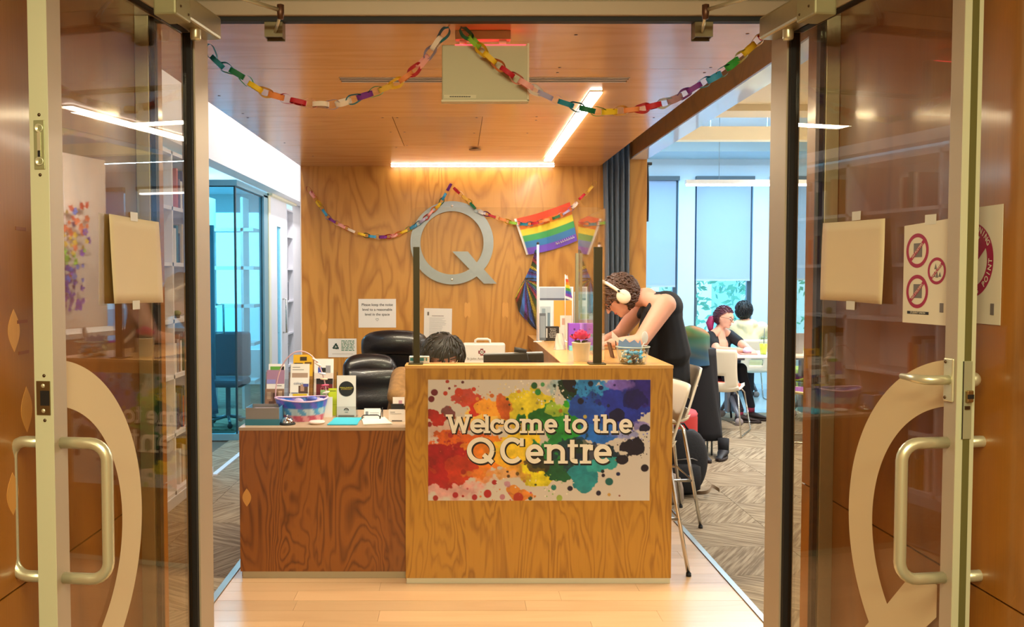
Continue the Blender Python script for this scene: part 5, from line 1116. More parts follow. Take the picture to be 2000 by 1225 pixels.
# ---------------------------------------------------------------- curtain
CUR = mat('curtain_slate', '55626e', .85, noise=.12, nscale=25, sheen=.2)
def curtain(name, x0, x1, z0, z1, y, label, folds=6, flare=.0):
    t = thing(name, label, 'curtain', ((x0+x1)/2, y, z0))
    def fn(u, v):
        wv = 1-flare*math.sin(math.pi*v)*.4; x = x1-(x1-x0)*(1-u)*wv; return Vector((x, y+.03*math.sin(u*folds*2*math.pi+v*1.5)+.012*math.sin(v*6+u*9), z0+(z1-z0)*v))
    o = grid(fn, 72, 20).build('curtain_cloth', CUR, t); o.modifiers.new('th', 'SOLIDIFY').thickness = .003
    MB().tube([(x0-.05, y, z1+.012), (x1+.02, y, z1+.012)], .012, 8).build('curtain_rail', mat('rail_dark', '2a2a2c', .4, .6), t)
    for k in range(5): MB().tube([(x0+(x1-x0)*(k+.5)/5+.014*math.cos(a), y+.0, z1+.004+.014*math.sin(a)) for a in [2*math.pi*i/12 for i in range(12)]], .002, 5, closed=True).build('curtain_ring', CHROME, t)
curtain('curtain', 1.09, 1.30, .02, 2.58, 6.77, 'long slate grey curtain bunched between the wood wall and the wood column', 5, .25)
curtain('curtain', 1.45, 1.50, 2.0, 2.44, 7.06, 'short end of dark curtain showing right of the wood column', 2)
# ---------------------------------------------------------------- chairs
def exec_chair(label, loc, rz, seat=.50, topz=1.2, w=.5, group=None):
    LE = mat('black_leather', '17161a', .32, coat=.25, bump=.12, nscale=120); LP = mat('chair_plastic', '121214', .45)
    t = thing('office_chair', label, 'office chair', loc); M = Matrix.Rotation(rz, 4, 'Z'); H = topz-seat
    def slab(fn, nu, nv, name):
        mb = MB(); rs = []
        for j in range(nv+1):
            v = j/nv; ring = []
            for i in range(nu):
                a = 2*math.pi*i/nu; ring.append(M @ fn(a, v))
            rs.append([Vector(loc)+p for p in ring])
        mb.rings(rs); return mb.build(name, LE, t)
    def se(a, p=.35): c, s = math.cos(a), math.sin(a); return (abs(c)**p*(1 if c > 0 else -1), abs(s)**p*(1 if s > 0 else -1))
    def back(a, v):
        c, s = se(a); z = seat+.04+H*.78*v; wd = w/2*(.86+.14*math.sin(math.pi*min(1, v*1.1))); th = .045*(.75+.35*math.sin(v*9)**2)*(.45+.55*math.sin(math.pi*min(.98, v*.9+.06))**.4)
        return Vector((c*wd, -.22-.10*v-.02*math.cos(v*3)+s*th+.03*c*c, z))
    slab(back, 28, 18, 'backrest')
    def head(a, v):
        x = (v-.5)*2; r = .075*(1-abs(x)**8*.45); return Vector((x*w/2*.97, -.33+r*.8*math.cos(a)+.035*x*x, topz-.09+r*1.15*math.sin(a)-.03*x*x))
    slab(head, 24, 16, 'headrest')
    def st(a, v):
        c, s = se(a); k = (1 if 0 < v < 1 else .9); return Vector((c*w/2*k, .02+s*.25*k, seat-.06+.11*v))
    slab(st, 28, 5, 'seat_cushion')
    for s in (-1, 1):
        MB().tube([Vector(loc)+M @ Vector(p) for p in ((s*.27, -.2, seat-.02), (s*.31, -.2, seat+.12), (s*.31, -.12, seat+.2), (s*.31, .12, seat+.2), (s*.31, .18, seat+.12), (s*.27, .16, seat-.03))], .017, 10).build('armrest', LP, t)
    MB().tube([Vector(loc)+Vector((0, 0, .08)), Vector(loc)+Vector((0, 0, seat-.05))], .028, 12).build('gas_column', LP, t)
    for k in range(5):
        a = k*2*math.pi/5+.3; d = Vector((math.cos(a), math.sin(a), 0)); MB().tube([Vector(loc)+Vector((0, 0, .11)), Vector(loc)+d*.3+Vector((0, 0, .075))], [.025, .016], 8).build('base_arm', LP, t)
        MB().ell(Vector(loc)+d*.3+Vector((0, 0, .031)), (.03, .03, .03), n=12, m=8).build('caster', LP, t)
    return t
exec_chair('black leather office chair with its back against the notice wall', (-.43, 6.42, 0), R(0), .52, 1.21, .47).location
exec_chair('black leather office chair nearest the leaflets, turned towards the desk', (-.50, 5.62, 0), math.pi+R(16), .46, 1.065, .36)
SHM = mat('shell_white', 'ece2cc', .4); 
def shell_chair(label, name, cat, seat, back, w, pad, depth=.42, shell=SHM, bar=False, slot=True):
    """faces +Y, origin on the floor under the seat"""
    t = thing(name, label, cat)
    prof = []
    for k in range(8): prof.append((depth/2-depth*.9*k/7, seat+(.012*math.cos(k/7*math.pi))))
    cx, cz, r = -depth/2+.055, seat+.055, .065
    for k in range(1, 7): a = math.pi*1.5-math.pi/2*k/6*.85; prof.append((cx+r*math.cos(a)*1.05, cz+r*math.sin(a)))
    y0, z0 = prof[-1]
    for k in range(1, 11): prof.append((y0-.09*(k/10)**.9, z0+(back-z0)*k/10))
    n = len(prof); nu = 16; vs = []
    for j, (y, z) in enumerate(prof):
        v = j/(n-1); wd = w/2*(1.0 if v < .5 else 1.0-.10*math.sin((v-.5)*2*math.pi)*.6+(-.06 if v > .97 else 0))
        if v < .06: wd *= .9
        cup = .03 if v < .5 else .035
        for i in range(nu+1):
            u = (i/nu-.5)*2
            vs.append((u*wd, y+(cup*u*u if v >= .5 else 0), z+(cup*abs(u)**3 if v < .5 else 0)))
    fs = []
    for j in range(n-1):
        for i in range(nu):
            if slot and n-10 <= j < n-8 and 4 <= i < 11: continue
            fs.append((j*(nu+1)+i, j*(nu+1)+i+1, (j+1)*(nu+1)+i+1, (j+1)*(nu+1)+i))
    o = MB().add(vs, fs, True).build('shell', shell, t); m = o.modifiers.new('th', 'SOLIDIFY'); m.thickness = .013; m.offset = 1
    if pad:
        mb = MB(); rs = []
        for (k, z) in ((.9, .014), (1, .02), (1, .032), (.93, .04)):
            rs.append([Vector((w*.43*k*abs(math.cos(a))**.5*(1 if math.cos(a) > 0 else -1), -.005+depth*.47*k*abs(math.sin(a))**.5*(1 if math.sin(a) > 0 else -1), seat+z)) for a in [2*math.pi*i/28 for i in range(28)]])
        mb.rings(rs).build('seat_pad', pad, t)
    if bar:
        for sx in (-1, 1):
            for sy in (-1, 1):
                MB().tube([(sx*.10, sy*.06, seat-.012), (sx*.135, sy*.13, seat-.018), (sx*.155, sy*.155, seat-.05), (sx*.25, sy*.245, .012)], .011, 10).build('leg', CHROME, t)
                MB().lathe([(.0001, 0), (.014, 0), (.013, .018), (.0001, .02)], (sx*.25, sy*.245, 0), 10).build('foot_cap', INK, t)
        f = (seat-.29)/(seat-.012); hx = .155+.095*f; hy = .155+.09*f; MB().tube([(-hx, -hy, .29), (hx, -hy, .29), (hx, hy, .29), (-hx, hy, .29)], .009, 8, closed=True).build('footrest', CHROME, t)
    else:
        for sx in (-1, 1):
            MB().tube([(sx*.05, .14, seat-.012), (sx*(w*.40), .15, seat-.015), (sx*(w*.47), .17, seat-.05), (sx*(w*.60), .23, .02), (sx*(w*.60), .21, .010), (sx*(w*.60), -.25, .010), (sx*(w*.60), -.27, .02), (sx*(w*.47), -.15, seat-.05), (sx*(w*.40), -.12, seat-.015), (sx*.05, -.11, seat-.012)], .008, 8).build('sled_leg', CHROME, t)
    return t
st = shell_chair('white shell counter stool nearest the welcome sign, back to the study room', 'counter_stool', 'stool', .655, .99, .40, None, .36, bar=True)
st.location = (.965, 4.885, 0); st.rotation_euler = (0, 0, math.pi/2)
s2 = copy_tree(st); s2.location = (1.27, 5.78, 0); s2['label'] = 'white shell counter stool the leaning person sits on'
for s_ in (st, s2): s_['group'] = 'counter stools along the side counter'
cc = shell_chair('white shell chair with orange-red seat pad pulled up to the white table', 'cafe_chair', 'chair', .45, .86, .40, mat('pad_orange', 'd8481c', .7), .42)
cc.location = (2.66, 8.98, 0); cc.rotation_euler = (0, 0, R(-28))
c2 = shell_chair('cream shell chair with purple seat seen past the open right door leaf', 'cafe_chair', 'chair', .45, .86, .42, mat('pad_purple', '7a2a8c', .7), .42, shell=mat('shell_cream', 'ecdc9c', .4))
c2.location = (3.38, 8.55, 0); c2.rotation_euler = (0, 0, R(70))
c3 = shell_chair('lime green shell chair behind the cream one at the right', 'cafe_chair', 'chair', .45, .84, .42, mat('pad_purple', '7a2a8c', .7), .42, shell=mat('shell_lime', 'b8dc4c', .4))
c3.location = (3.75, 9.75, 0); c3.rotation_euler = (0, 0, R(120))
# ---------------------------------------------------------------- study room furniture
def table(label, loc, w, d, rz=0):
    t = thing('study_table', label, 'table', loc); M = Matrix.Translation(loc) @ Matrix.Rotation(rz, 4, 'Z')
    GR = mat('table_grey', '6f7684', .45, .4)
    MB().box((-w/2, -d/2, .712), (w/2, d/2, .74), M).build('tabletop', mat('table_white', 'ece8e2', .35), t, bevel=.006)
    for s in (-1, 1):
        x = s*(w/2-.42)
        MB().box((x-.05, -.05, .10), (x-.015, .05, .70), M).box((x+.02, -.05, .10), (x+.05, .05, .70), M).build('leg_column', GR, t, bevel=.004)
        MB().box((x-.07, -d/2+.08, .685), (x+.07, d/2-.08, .712), M).build('top_bracket', GR, t)
        for q in (-1, 1):
            a = M @ Vector((x, q*.03, .26)); b = M @ Vector((x-.0, q*(d/2-.02), .085)); MB().tube([a, b], [.03, .02], 8).build('sloping_foot', GR, t)
            MB().lathe([(.0001, -.015), (.04, -.015), (.04, .015), (.0001, .015)], M @ Vector((x, q*(d/2-.02), .041)), 18, Matrix.Rotation(math.pi/2, 4, 'X')).build('caster', mat('caster_grey', '9a8f90', .5), t)
    return t
table('white-topped study table where the ponytailed person sits', (3.36, 9.68, 0), 1.64, .66)
table('white-topped study table further back by the windows', (4.3, 11.9, 0), 1.7, .7)
t = thing('armchair', 'maroon upholstered chair behind the white table', 'chair', (2.80, 10.12, 0)); MR = mat('maroon_fabric', '5a1024', .8)
MB().box((-.25, -.25, .30), (.25, .25, .44), Matrix.Translation((2.82, 10.12, 0))).build('seat', MR, t, bevel=.04)
MB().box((-.25, .16, .40), (.25, .26, .86), Matrix.Translation((2.78, 10.17, 0)) @ Matrix.Rotation(R(50), 4, 'Z')).build('backrest', MR, t, bevel=.04)
for sx in (-1, 1):
    for sy in (-1, 1): MB().tube([(2.82+sx*.2, 10.12+sy*.2, .3), (2.82+sx*.22, 10.12+sy*.22, .0)], .012, 8).build('leg', INK, t)
t = thing('ottoman', 'round red upholstered ottoman behind the counter stools', 'ottoman', (1.80, 7.45, 0))
MB().lathe([(.0001, .02), (.19, .02), (.20, .04), (.20, .40), (.195, .415)], (1.80, 7.45, 0), 36).build('body', mat('ottoman_red', 'b02c28', .8), t)
MB().lathe([(.197, .415), (.20, .43), (.185, .455), (.0001, .462)], (1.80, 7.45, 0), 36).build('seat_cushion', mat('ottoman_pink', 'c8505a', .8), t)
MB().lathe([(.0001, 0), (.18, 0), (.18, .02)], (1.80, 7.45, 0), 24).build('plinth', INK, t)
# backpack
bp_ = thing('backpack', 'black backpack slumped on the carpet behind the counter stools', 'backpack', (1.62, 6.42, 0)); BPM = mat('backpack_black', '15151a', .8, bump=.2, nscale=80)
def bpf(a, v):
    c_, s_ = math.cos(a), math.sin(a); k = math.sin(math.pi*min(1, (v*.93+.05)))**.38; return Vector((1.62+.165*k*abs(c_)**.7*(1 if c_ > 0 else -1)+.03*v, 6.42+.11*k*abs(s_)**.8*(1 if s_ > 0 else -1), .005+.46*v))
mb = MB(); mb.rings([[bpf(2*math.pi*i/32, j/16) for i in range(32)] for j in range(17)]).build('bag_body', BPM, bp_)
mb = MB(); mb.rings([[Vector((1.61+.12*k*math.cos(a), 6.31+.05*k*math.sin(a), .04+.2*v)) for a in [2*math.pi*i/24 for i in range(24)]] for v, k in ((0, .6), (.1, .95), (.5, 1), (.9, .95), (1, .6))]).build('front_pocket', BPM, bp_)
MB().tube([(1.56, 6.42, .455), (1.57, 6.42, .50), (1.63, 6.42, .51), (1.66, 6.42, .465)], .008, 8).build('grab_loop', BPM, bp_)
def strapf(u, v): return Vector((1.70+.19*u, 6.34-.10*math.sin(u*5.5), .012+.05*math.sin(math.pi*u)*(.8)+.0+.026*v))
grid(strapf, 24, 1).build('shoulder_strap', mat('strap_tan', '8a7660', .7), bp_)
MB().tube([(1.55, 6.30, .27), (1.66, 6.30, .28), (1.73, 6.33, .25)], .004, 6).build('zip', mat('zip_grey', '8a8580', .4, .5), bp_)
t = thing('tote_bag', 'grey and tan bag lying beside the black backpack', 'bag', (1.50, 6.15, 0))
MB().rings([[Vector((1.47+.10*k*math.cos(a), 6.16+.07*k*math.sin(a), .004+.20*v)) for a in [2*math.pi*i/20 for i in range(20)]] for v, k in ((0, .8), (.1, 1), (.5, .95), (.85, .75), (1, .35))]).build('bag_body', mat('bag_tan', '8a7a6c', .7, noise=.2, nscale=12), t)
# tie-dye garment and dark coat over a tall chair back
t = thing('coat', 'black coat hanging over a chair with a tie-dye top laid across it', 'coat', (2.10, 7.85, .0))
def coatf(a, v):
    k = 1-.15*v; return Vector((2.12+.17*k*math.cos(a)*(1+.06*math.sin(a*7+v*5))+.05*(1-v)**2, 7.86+.14*math.sin(a)*k, .14+.80*v))
MB().rings([[coatf(2*math.pi*i/40, j/12) for i in range(40)] for j in range(13)]).build('coat_cloth', mat('coat_black', '0e0f16', .85, bump=.3, nscale=9), t)
MB().box((2.06, 7.71, .62), (2.075, 7.722, .66)).build('care_tag', PAPER, t)
t = thing('tie_dye_top', 'green and orange tie-dye top draped over the black coat', 'garment', (2.06, 7.84, .85))
def tdf(a, v):
    k = math.cos(math.pi/2*max(0, (v-.72)/.28))**.5 if v > .72 else 1; return Vector((2.05+.16*k*(1-.12*v)*math.cos(a)*(1+.05*math.sin(a*6+v*4)), 7.84+.17*k*math.sin(a), .80+.34*v))
def tdc(u, v):
    n = .5+.5*math.sin(u*9+v*7+2*math.sin(v*9+u*5)); m_ = .5+.5*math.sin(v*11-u*6)
    A, B, C_ = np.array(lin('a8682c')), np.array(lin('3a6a2c')), np.array(lin('1c4a6a'))
    k = min(1, max(0, v*1.5-.2+.35*(n-.5))); c_ = C_*(1-k)+(B*(1-n*k)+A*n*k)*k if k < 1 else B*(1-n)+A*n
    return tuple(np.clip(c_*(.8+.4*m_), 0, 1))
grid(lambda u, v: tdf(u*2*math.pi, v*.995), 48, 28, tdc).build('tie_dye_cloth', CL, t)
sh_ = thing('side_chair', 'slim dark chair under the black coat and tie-dye top', 'chair', (2.13, 7.88, 0))
MB().box((2.03, 7.80, .44), (2.25, 7.96, .47)).build('seat', INK, sh_); MB().box((2.03, 7.93, .47), (2.18, 7.95, .82)).build('backrest', INK, sh_)
for x in (2.05, 2.23):
    for y in (7.81, 7.95): MB().tube([(x, y, 0), (x, y, .44)], .009, 6).build('leg', STEEL, sh_)
def shoe(c, d, m, t, name='shoe', L_=.27, sole='2a1c18'):
    d = Vector(d).normalized(); M = frame(c, d, (-d.y, d.x, 0)); mb = MB(); rs = []
    for k in range(11):
        u = k/10; x = -.07+L_*u; wd = .036+.012*math.sin(u*5.5); h = .085-.055*max(0, (u-.35)/.65)**.8; e = 1 if 0 < k < 10 else .6
        rs.append([M @ Vector((x, wd*e*math.cos(a), .02+max(0, (h-.02))*.5*e*(1+math.sin(a)))) for a in [2*math.pi*i/14 for i in range(14)]])
    mb.rings(rs).build(name, m, t)
    MB().rings([[M @ Vector((-.07+L_/2+L_/2*1.03*math.cos(a), .045*math.sin(a), z)) for a in [2*math.pi*i/22 for i in range(22)]] for z in (0.001, .024)]).build(name+'_sole', mat('sole_'+sole, sole, .7), t)
for k, (x, y, d) in enumerate(((2.08, 7.66, (.2, -1, 0)), (2.30, 7.70, (-.5, -1, 0)))):
    t = thing('boot', ['left one of two dark shoes under the black coat', 'right one of two dark shoes under the black coat'][k], 'shoe', (x, y, 0)); shoe((x, y, 0), d, mat('shoe_black', '15131a', .6), t, 'upper')
    MB().tube([(x, y, .05), (x+.01, y+.04, .16)], [.045, .05], 12).build('ankle_cuff', mat('coat_black', '0e0f16', .85), t)
# drinks and things on the table
t = thing('drink_cup', 'clear plastic cup of lemonade with straw on the white table', 'cup', (3.25, 9.50, .74)); q = Vector((3.25, 9.50, .741))
MB().lathe([(.0001, 0), (.034, 0), (.047, .15), (.049, .152)], q, 24).build('cup_wall', glass('cup_clear', (.92, .97, .95), 1.4), t)
MB().lathe([(.0001, .003), (.032, .003), (.043, .115), (.0001, .115)], q, 24).build('lemonade', mat('lemonade', 'd8e04a', .3), t)
MB().lathe([(.05, .152), (.045, .175), (.02, .19), (.0001, .192)], q, 24).build('dome_lid', glass('cup_clear', (.92, .97, .95), 1.4), t)
MB().tube([q+Vector((0, 0, .05)), q+Vector((.008, 0, .28))], .004, 6).build('straw', mat('straw_grey', '5a6a70', .5), t)
t = thing('snack_tray', 'small pink and white snack tray under the reading person\'s hands', 'tray', (3.08, 9.50, .741))
MB().box((3.0, 9.44, .741), (3.17, 9.56, .755)).build('tray_base', mat('tray_pink', 'd88a7a', .6), t, bevel=.003); MB().ell((3.08, 9.50, .785), (.05, .035, .035), n=12, m=8).build('wrapper_ball', mat('wrap_lilac', 'c8c0e0', .4), t)
t = thing('laptop', 'grey laptop standing open at the right of the white table', 'laptop', (3.52, 9.75, .741))
MB().box((3.40, 9.62, .741), (3.72, 9.84, .755)).build('base', mat('laptop_grey', 'a8a4a8', .4, .5), t, bevel=.003); MB().box((-.16, 0, 0), (.16, .008, .215), Matrix.Translation((3.56, 9.62, .752)) @ Matrix.Rotation(R(12), 4, 'X')).build('screen_lid', mat('laptop_grey', 'a8a4a8', .4, .5), t, bevel=.003)
t = thing('paper_bag', 'white and red paper bag behind the reading person', 'bag', (2.72, 10.6, .44)); MB().box((2.66, 10.5, .44), (2.86, 10.65, .96)).build('bag_body', PAPER, t); MB().box((2.70, 10.497, .88), (2.79, 10.50, .95)).build('red_print', mat('print_red', 'd83040', .5), t)
t = thing('bench', 'low white window bench behind the reading person', 'bench', (3.2, 10.75, 0)); MB().box((2.5, 10.4, .41), (3.1, 10.75, .44)).build('seat', SHM, t)
for x in (2.56, 3.04): MB().box((x-.02, 10.43, 0), (x+.02, 10.72, .41)).build('leg_frame', STEEL, t)
t = thing('lounge_seat', 'purple lounge seat by the windows, seen past the right door leaf', 'seat', (4.6, 11.0, 0)); MB().box((4.2, 10.7, .62), (5.4, 11.0, .70)).build('backrest', mat('purple_fabric', '8a2a9c', .8), t, bevel=.02)
MB().box((4.2, 10.95, .1), (5.4, 11.5, .42)).build('seat', mat('lime_fabric', 'c8e07a', .8), t, bevel=.03); MB().box((4.2, 10.72, .1), (5.4, 10.96, .62)).build('back_panel', mat('pale_cream', 'ece4c8', .7), t)
# ---------------------------------------------------------------- shelves on the left wall
SW_ = mat('shelf_white', 'e6e2e4', .45)
t = thing('bookcase', 'long white bookcase along the left wall, seen through the left door leaf', 'bookcase', (-2.1, 5.2, 0))
for k in range(5): box('upright', (-2.25, 3.45+.88*k, .07), (-1.935, 3.475+.88*k, 2.42), SW_, t)
SZ = [.07, .47, .87, 1.25, 1.64, 2.02, 2.395]
for z in SZ: box('shelf', (-2.25, 3.475, z), (-1.935, 6.97, z+.025), SW_, t)
box('back_board', (-2.259, 3.45, .07), (-2.251, 6.99, 2.42), SW_, t)
ORD = 'first second third fourth fifth sixth seventh eighth ninth tenth'.split()
CN = dict(zip(['6a1c24', '2a3a6a', '3a5a3c', 'c8b89a', '8a8a90', 'b8862a', '1c1c24', 'e0dcd4', '7a4a2a', '4a2a5a', '2a6a7a', 'c85a3a', '9aa8b8', 'd8c8b0'], 'maroon navy green tan grey ochre black white brown violet teal orange blue-grey cream'.split()))
bcols = ['6a1c24', '2a3a6a', '3a5a3c', 'c8b89a', '8a8a90', 'b8862a', '1c1c24', 'e0dcd4', '7a4a2a', '4a2a5a', '2a6a7a', 'c85a3a', '9aa8b8', 'd8c8b0']
rr = random.Random(21)
for zi, z in enumerate(SZ[:-1]):
    for (y0, n) in ((3.55, 6), (4.45, 7), (5.3, 6), (6.15, 9)):
        if zi == 3 and y0 > 6: n = 0
        y = y0+rr.uniform(0, .15)
        for k in range(n):
            w = rr.uniform(.018, .045); h = rr.uniform(.19, .29); d = rr.uniform(.14, .2); c_ = rr.choice(bcols)
            o = MB().box((-2.0-d+.03, y, z+.0255), (-1.97+rr.uniform(-.01, .01), y+w, z+.0255+h)).build('book', mat('book_'+c_, c_, .6), None)
            tag(o, '%s book, %s from the camera, %s bay, %s shelf of long bookcase' % (CN[c_], ORD[k], ORD[int((y0-3.4)/.88)], ORD[zi]), 'book', 'books on the white bookcase'); y += w+.001
t = thing('small_plant', 'tiny model plant alone on a white bookcase shelf', 'ornament', (-1.99, 6.35, 1.275)); MB().lathe([(.0001, 0), (.018, 0), (.02, .02), (.0001, .02)], (-1.99, 6.35, 1.2755), 12).build('base', mat('orn', '5a5a4a', .6), t); MB().ell((-1.99, 6.35, 1.31), (.03, .02, .02), n=8, m=5).build('top', mat('orn2', '7a8a5a', .7), t)
# far bookcase beyond the sliding door
t = thing('bookcase', 'narrow white bookcase beyond the sliding door', 'bookcase', (-2.2, 11.2, 0))
for y in (11.0, 11.40): box('upright', (-2.36, y, .05), (-2.09, y+.02, 2.4), SW_, t)
for z in (.05, .45, .85, 1.25, 1.65, 2.05, 2.38): box('shelf', (-2.36, 11.02, z), (-2.09, 11.40, z+.02), SW_, t)
box('back_board', (-2.38, 11.0, .05), (-2.361, 11.42, 2.4), SW_, t)
for z in (.45, .85, 1.25, 1.65, 2.05):
    y = 11.03+rr.uniform(0, .05)
    for k in range(5):
        w = rr.uniform(.02, .04); tag(MB().box((-2.3, y, z+.0205), (-2.12, y+w, z+.02+rr.uniform(.18, .28))).build('book', mat('book_1c1c24', '1c1c24', .6) if k % 2 else mat('book_8a8a90', '8a8a90', .6), None), '%s book, %s from the camera, %s shelf of narrow far bookcase' % ('black' if k % 2 else 'grey', ORD[k], ORD[int(z/.4)]), 'book', 'books on the far narrow bookcase'); y += w+.001
# ---------------------------------------------------------------- inside the glass office
t = thing('office_shelving', 'white shelving inside the glass office, seen through cyan glass', 'shelving', (-3.0, 10.8, 0))
for x in (-3.4, -2.95, -2.55): box('upright', (x, 10.55, .0), (x+.03, 10.85, 2.5), SW_, t)
for z in (.3, .75, 1.2, 1.65, 2.1): box('shelf', (-3.4, 10.55, z), (-2.4, 10.85, z+.04), SW_, t)
t = thing('coat', 'dark blue coat hanging on a chair inside the glass office', 'coat', (-2.6, 9.0, .3)); q = Vector((-2.62, 9.02, 0))
MB().rings([[q+Vector(((.10+.08*(1-v))*math.cos(a)*(1+.1*math.sin(a*5+v*4)), .12*math.sin(a), .18+.80*v)) for a in [2*math.pi*i/28 for i in range(28)]] for v in [j/10 for j in range(10)]]).build('coat_cloth', mat('blue_coat', '24506a', .8), t)
t = thing('office_chair', 'dark office chair inside the glass office behind the cyan pane', 'office chair', (-2.45, 9.35, 0)); q = Vector((-2.42, 9.4, 0))
MB().box((-.2, -.2, .42), (.2, .2, .5), Matrix.Translation(q)).build('seat', mat('chair_teal', '1c3a4a', .7), t, bevel=.03); MB().box((-.2, .16, .5), (.2, .22, .98), Matrix.Translation(q)).build('backrest', mat('chair_teal', '1c3a4a', .7), t, bevel=.03)
MB().tube([q+Vector((0, 0, .08)), q+Vector((0, 0, .42))], .025, 10).build('gas_column', INK, t)
for k in range(5):
    a = k*1.257; d = Vector((math.cos(a), math.sin(a), 0))*.24; MB().tube([q+Vector((0, 0, .1)), q+d+Vector((0, 0, .06))], .016, 6).build('base_arm', STEEL, t); MB().ell(q+d+Vector((0, 0, .029)), (.028, .028, .028), n=10, m=6).build('caster', INK, t)
t = thing('office_desk', 'pale desk inside the glass office', 'desk', (-3.2, 9.9, 0)); box('desk_top', (-3.6, 9.6, .72), (-2.85, 10.4, .75), SHM, t)
for x, y in ((-3.55, 9.65), (-2.9, 9.65), (-3.55, 10.35), (-2.9, 10.35)): box('leg', (x-.02, y-.02, 0), (x+.02, y+.02, .72), STEEL, t)
tag(MB().box((-2.55, 8.535, 1.27), (-2.44, 8.551, 1.55)).build('pink_note', mat('pink_note', 'e070b0', .6)), 'pink sheet stuck on the front pane of the glass office', 'note')
# ---------------------------------------------------------------- partition with flowers that mirrors in the left leaf
struct('wall_partition', MB().box((4.25, 6.2, 0), (4.32, 9.25, 2.9)), mat('partition_warm', 'dcc8b0', .6))
t = thing('tall_poster', 'tall white poster with pink splash on the study room partition', 'poster', (4.24, 7.9, .75)); box('sheet', (4.244, 7.65, .75), (4.249, 8.05, 2.3), PAPER, t)
rr = random.Random(5); mb = MB()
for k in range(26):
    y = 7.85+rr.gauss(0, .07); z = 1.75+rr.gauss(0, .2); r_ = rr.uniform(.01, .06); mb.prism([(r_*math.cos(a), r_*math.sin(a)*1.3) for a in [2*math.pi*i/12 for i in range(12)]], frame((4.2435-k*2e-5, y, z), (0, -1, 0), (0, 0, 1)), .0004)
mb.build('splash_print', mat('splash_pink', 'b8708a', .6), t)
t = thing('flower_garland', 'hanging rainbow garland of paper flowers on the study room partition', 'garland', (4.1, 8.5, 1.2))
fc = ['b8402c', 'd86a3c', 'e8c03a', '8ac43a', '3a6ac0', '5a3a9c', '7a4ab0']
for k in range(90):
    z = 2.35-1.15*k/90; y = 8.55+rr.gauss(0, .16)*(1-.3*k/90); c_ = fc[min(6, int(k/90*7))] if rr.random() < .8 else rr.choice(fc); r_ = rr.uniform(.025, .05)
    mb = MB(); q = Vector((4.17+rr.uniform(-.05, .03), y, z)); n0 = 5
    for p in range(5):
        a = 2*math.pi*p/5; d = Vector((rr.uniform(-.3, .1), math.cos(a), math.sin(a))); s_ = Vector((0, -math.sin(a), math.cos(a))); mb.add([q, q+d*r_*.6+s_*r_*.4, q+d*r_, q+d*r_*.6-s_*r_*.4], [(0, 1, 2, 3)])
    mb.build('flower', mat('fl_'+c_, c_, .7), t)
MB().tube([(4.22, 8.5, 2.6), (4.18, 8.52, 1.2)], .004, 5).build('string', PAPER, t)
box('partition_shelf', (3.6, 7.2, .95), (4.24, 9.2, 1.0), SHM, None); tag(bpy.data.objects['partition_shelf'], 'long white wall shelf below the flower garland', 'shelf')
# ---------------------------------------------------------------- people
SKIN = mat('skin', 'dba086', .55); SKIN2 = mat('skin_rosy', 'dc9c84', .55)
def blobs(name, caps, m, parent, voxel=.009, it=5):
    mb = MB()
    for c in caps:
        if c[0] == 'E': mb.ell(c[1], c[2], c[3] if len(c) > 3 else None, 18, 12)
        else: mb.cap(c[0], c[1], c[2], c[3], 14, *(c[4:]))
    o = mb.build(name, m, parent, smooth=True)
    r = o.modifiers.new('join', 'REMESH'); r.mode = 'VOXEL'; r.voxel_size = voxel; r.use_smooth_shade = True
    s = o.modifiers.new('soft', 'SMOOTH'); s.factor = .5; s.iterations = it
    return o
def hand(p, d, up, side, s=1.):
    """palm at p, fingers along d, palm normal up; side +1/-1 for thumb"""
    d = Vector(d).normalized(); n = Vector(up); n = (n-d*n.dot(d)).normalized(); w = d.cross(n)*side; p = Vector(p); o = []
    for k, (off, L_) in enumerate(((.03, .068), (.011, .076), (-.009, .071), (-.028, .056))):
        a = p+d*.055*s+w*off*s; b = a+d*L_*.5*s-n*.006; c = b+d*L_*.45*s-n*.020
        o += [(p+w*off*.6*s, .013, a, .0095), (a, .0095, b, .0085), (b, .0085, c, .0075)]
    o += [(p+w*.02, .018, p+w*.048*s+d*.03*s, .012), (p+w*.048*s+d*.03*s, .011, p+w*.056*s+d*.062*s-n*.01, .0085)]
    o += [('E', p+d*.025*s, (.045*s, .042*s, .017*s), frame((0, 0, 0), d, w).to_4x4())]
    return o
def head(c, f, up, r=.1):
    """face direction f"""
    f = Vector(f).normalized(); u = Vector(up); u = (u-f*u.dot(f)).normalized(); s = f.cross(u); c = Vector(c); M = frame((0, 0, 0), f, -s); k = r/.1
    P_ = lambda a, b, h: c+f*a*k+s*b*k+u*h*k
    o = [('E', c, (.095*k, .078*k, .105*k), M), ('E', P_(.02, 0, -.055), (.068*k, .058*k, .062*k), M), (P_(.085, 0, .012), .010*k, P_(.112, 0, -.018), .013*k),
         ('E', P_(.083, 0, -.052), (.014*k, .026*k, .006*k), M), ('E', P_(.081, 0, -.062), (.013*k, .022*k, .006*k), M), ('E', P_(.072, 0, -.09), (.02*k, .024*k, .018*k), M),
         ('E', P_(.075, .0, .03), (.02*k, .055*k, .01*k), M)]
    for q in (-1, 1): o.append(('E', P_(-.005, q*.08, -.01), (.018*k, .010*k, .03*k), M))
    return o, P_, M
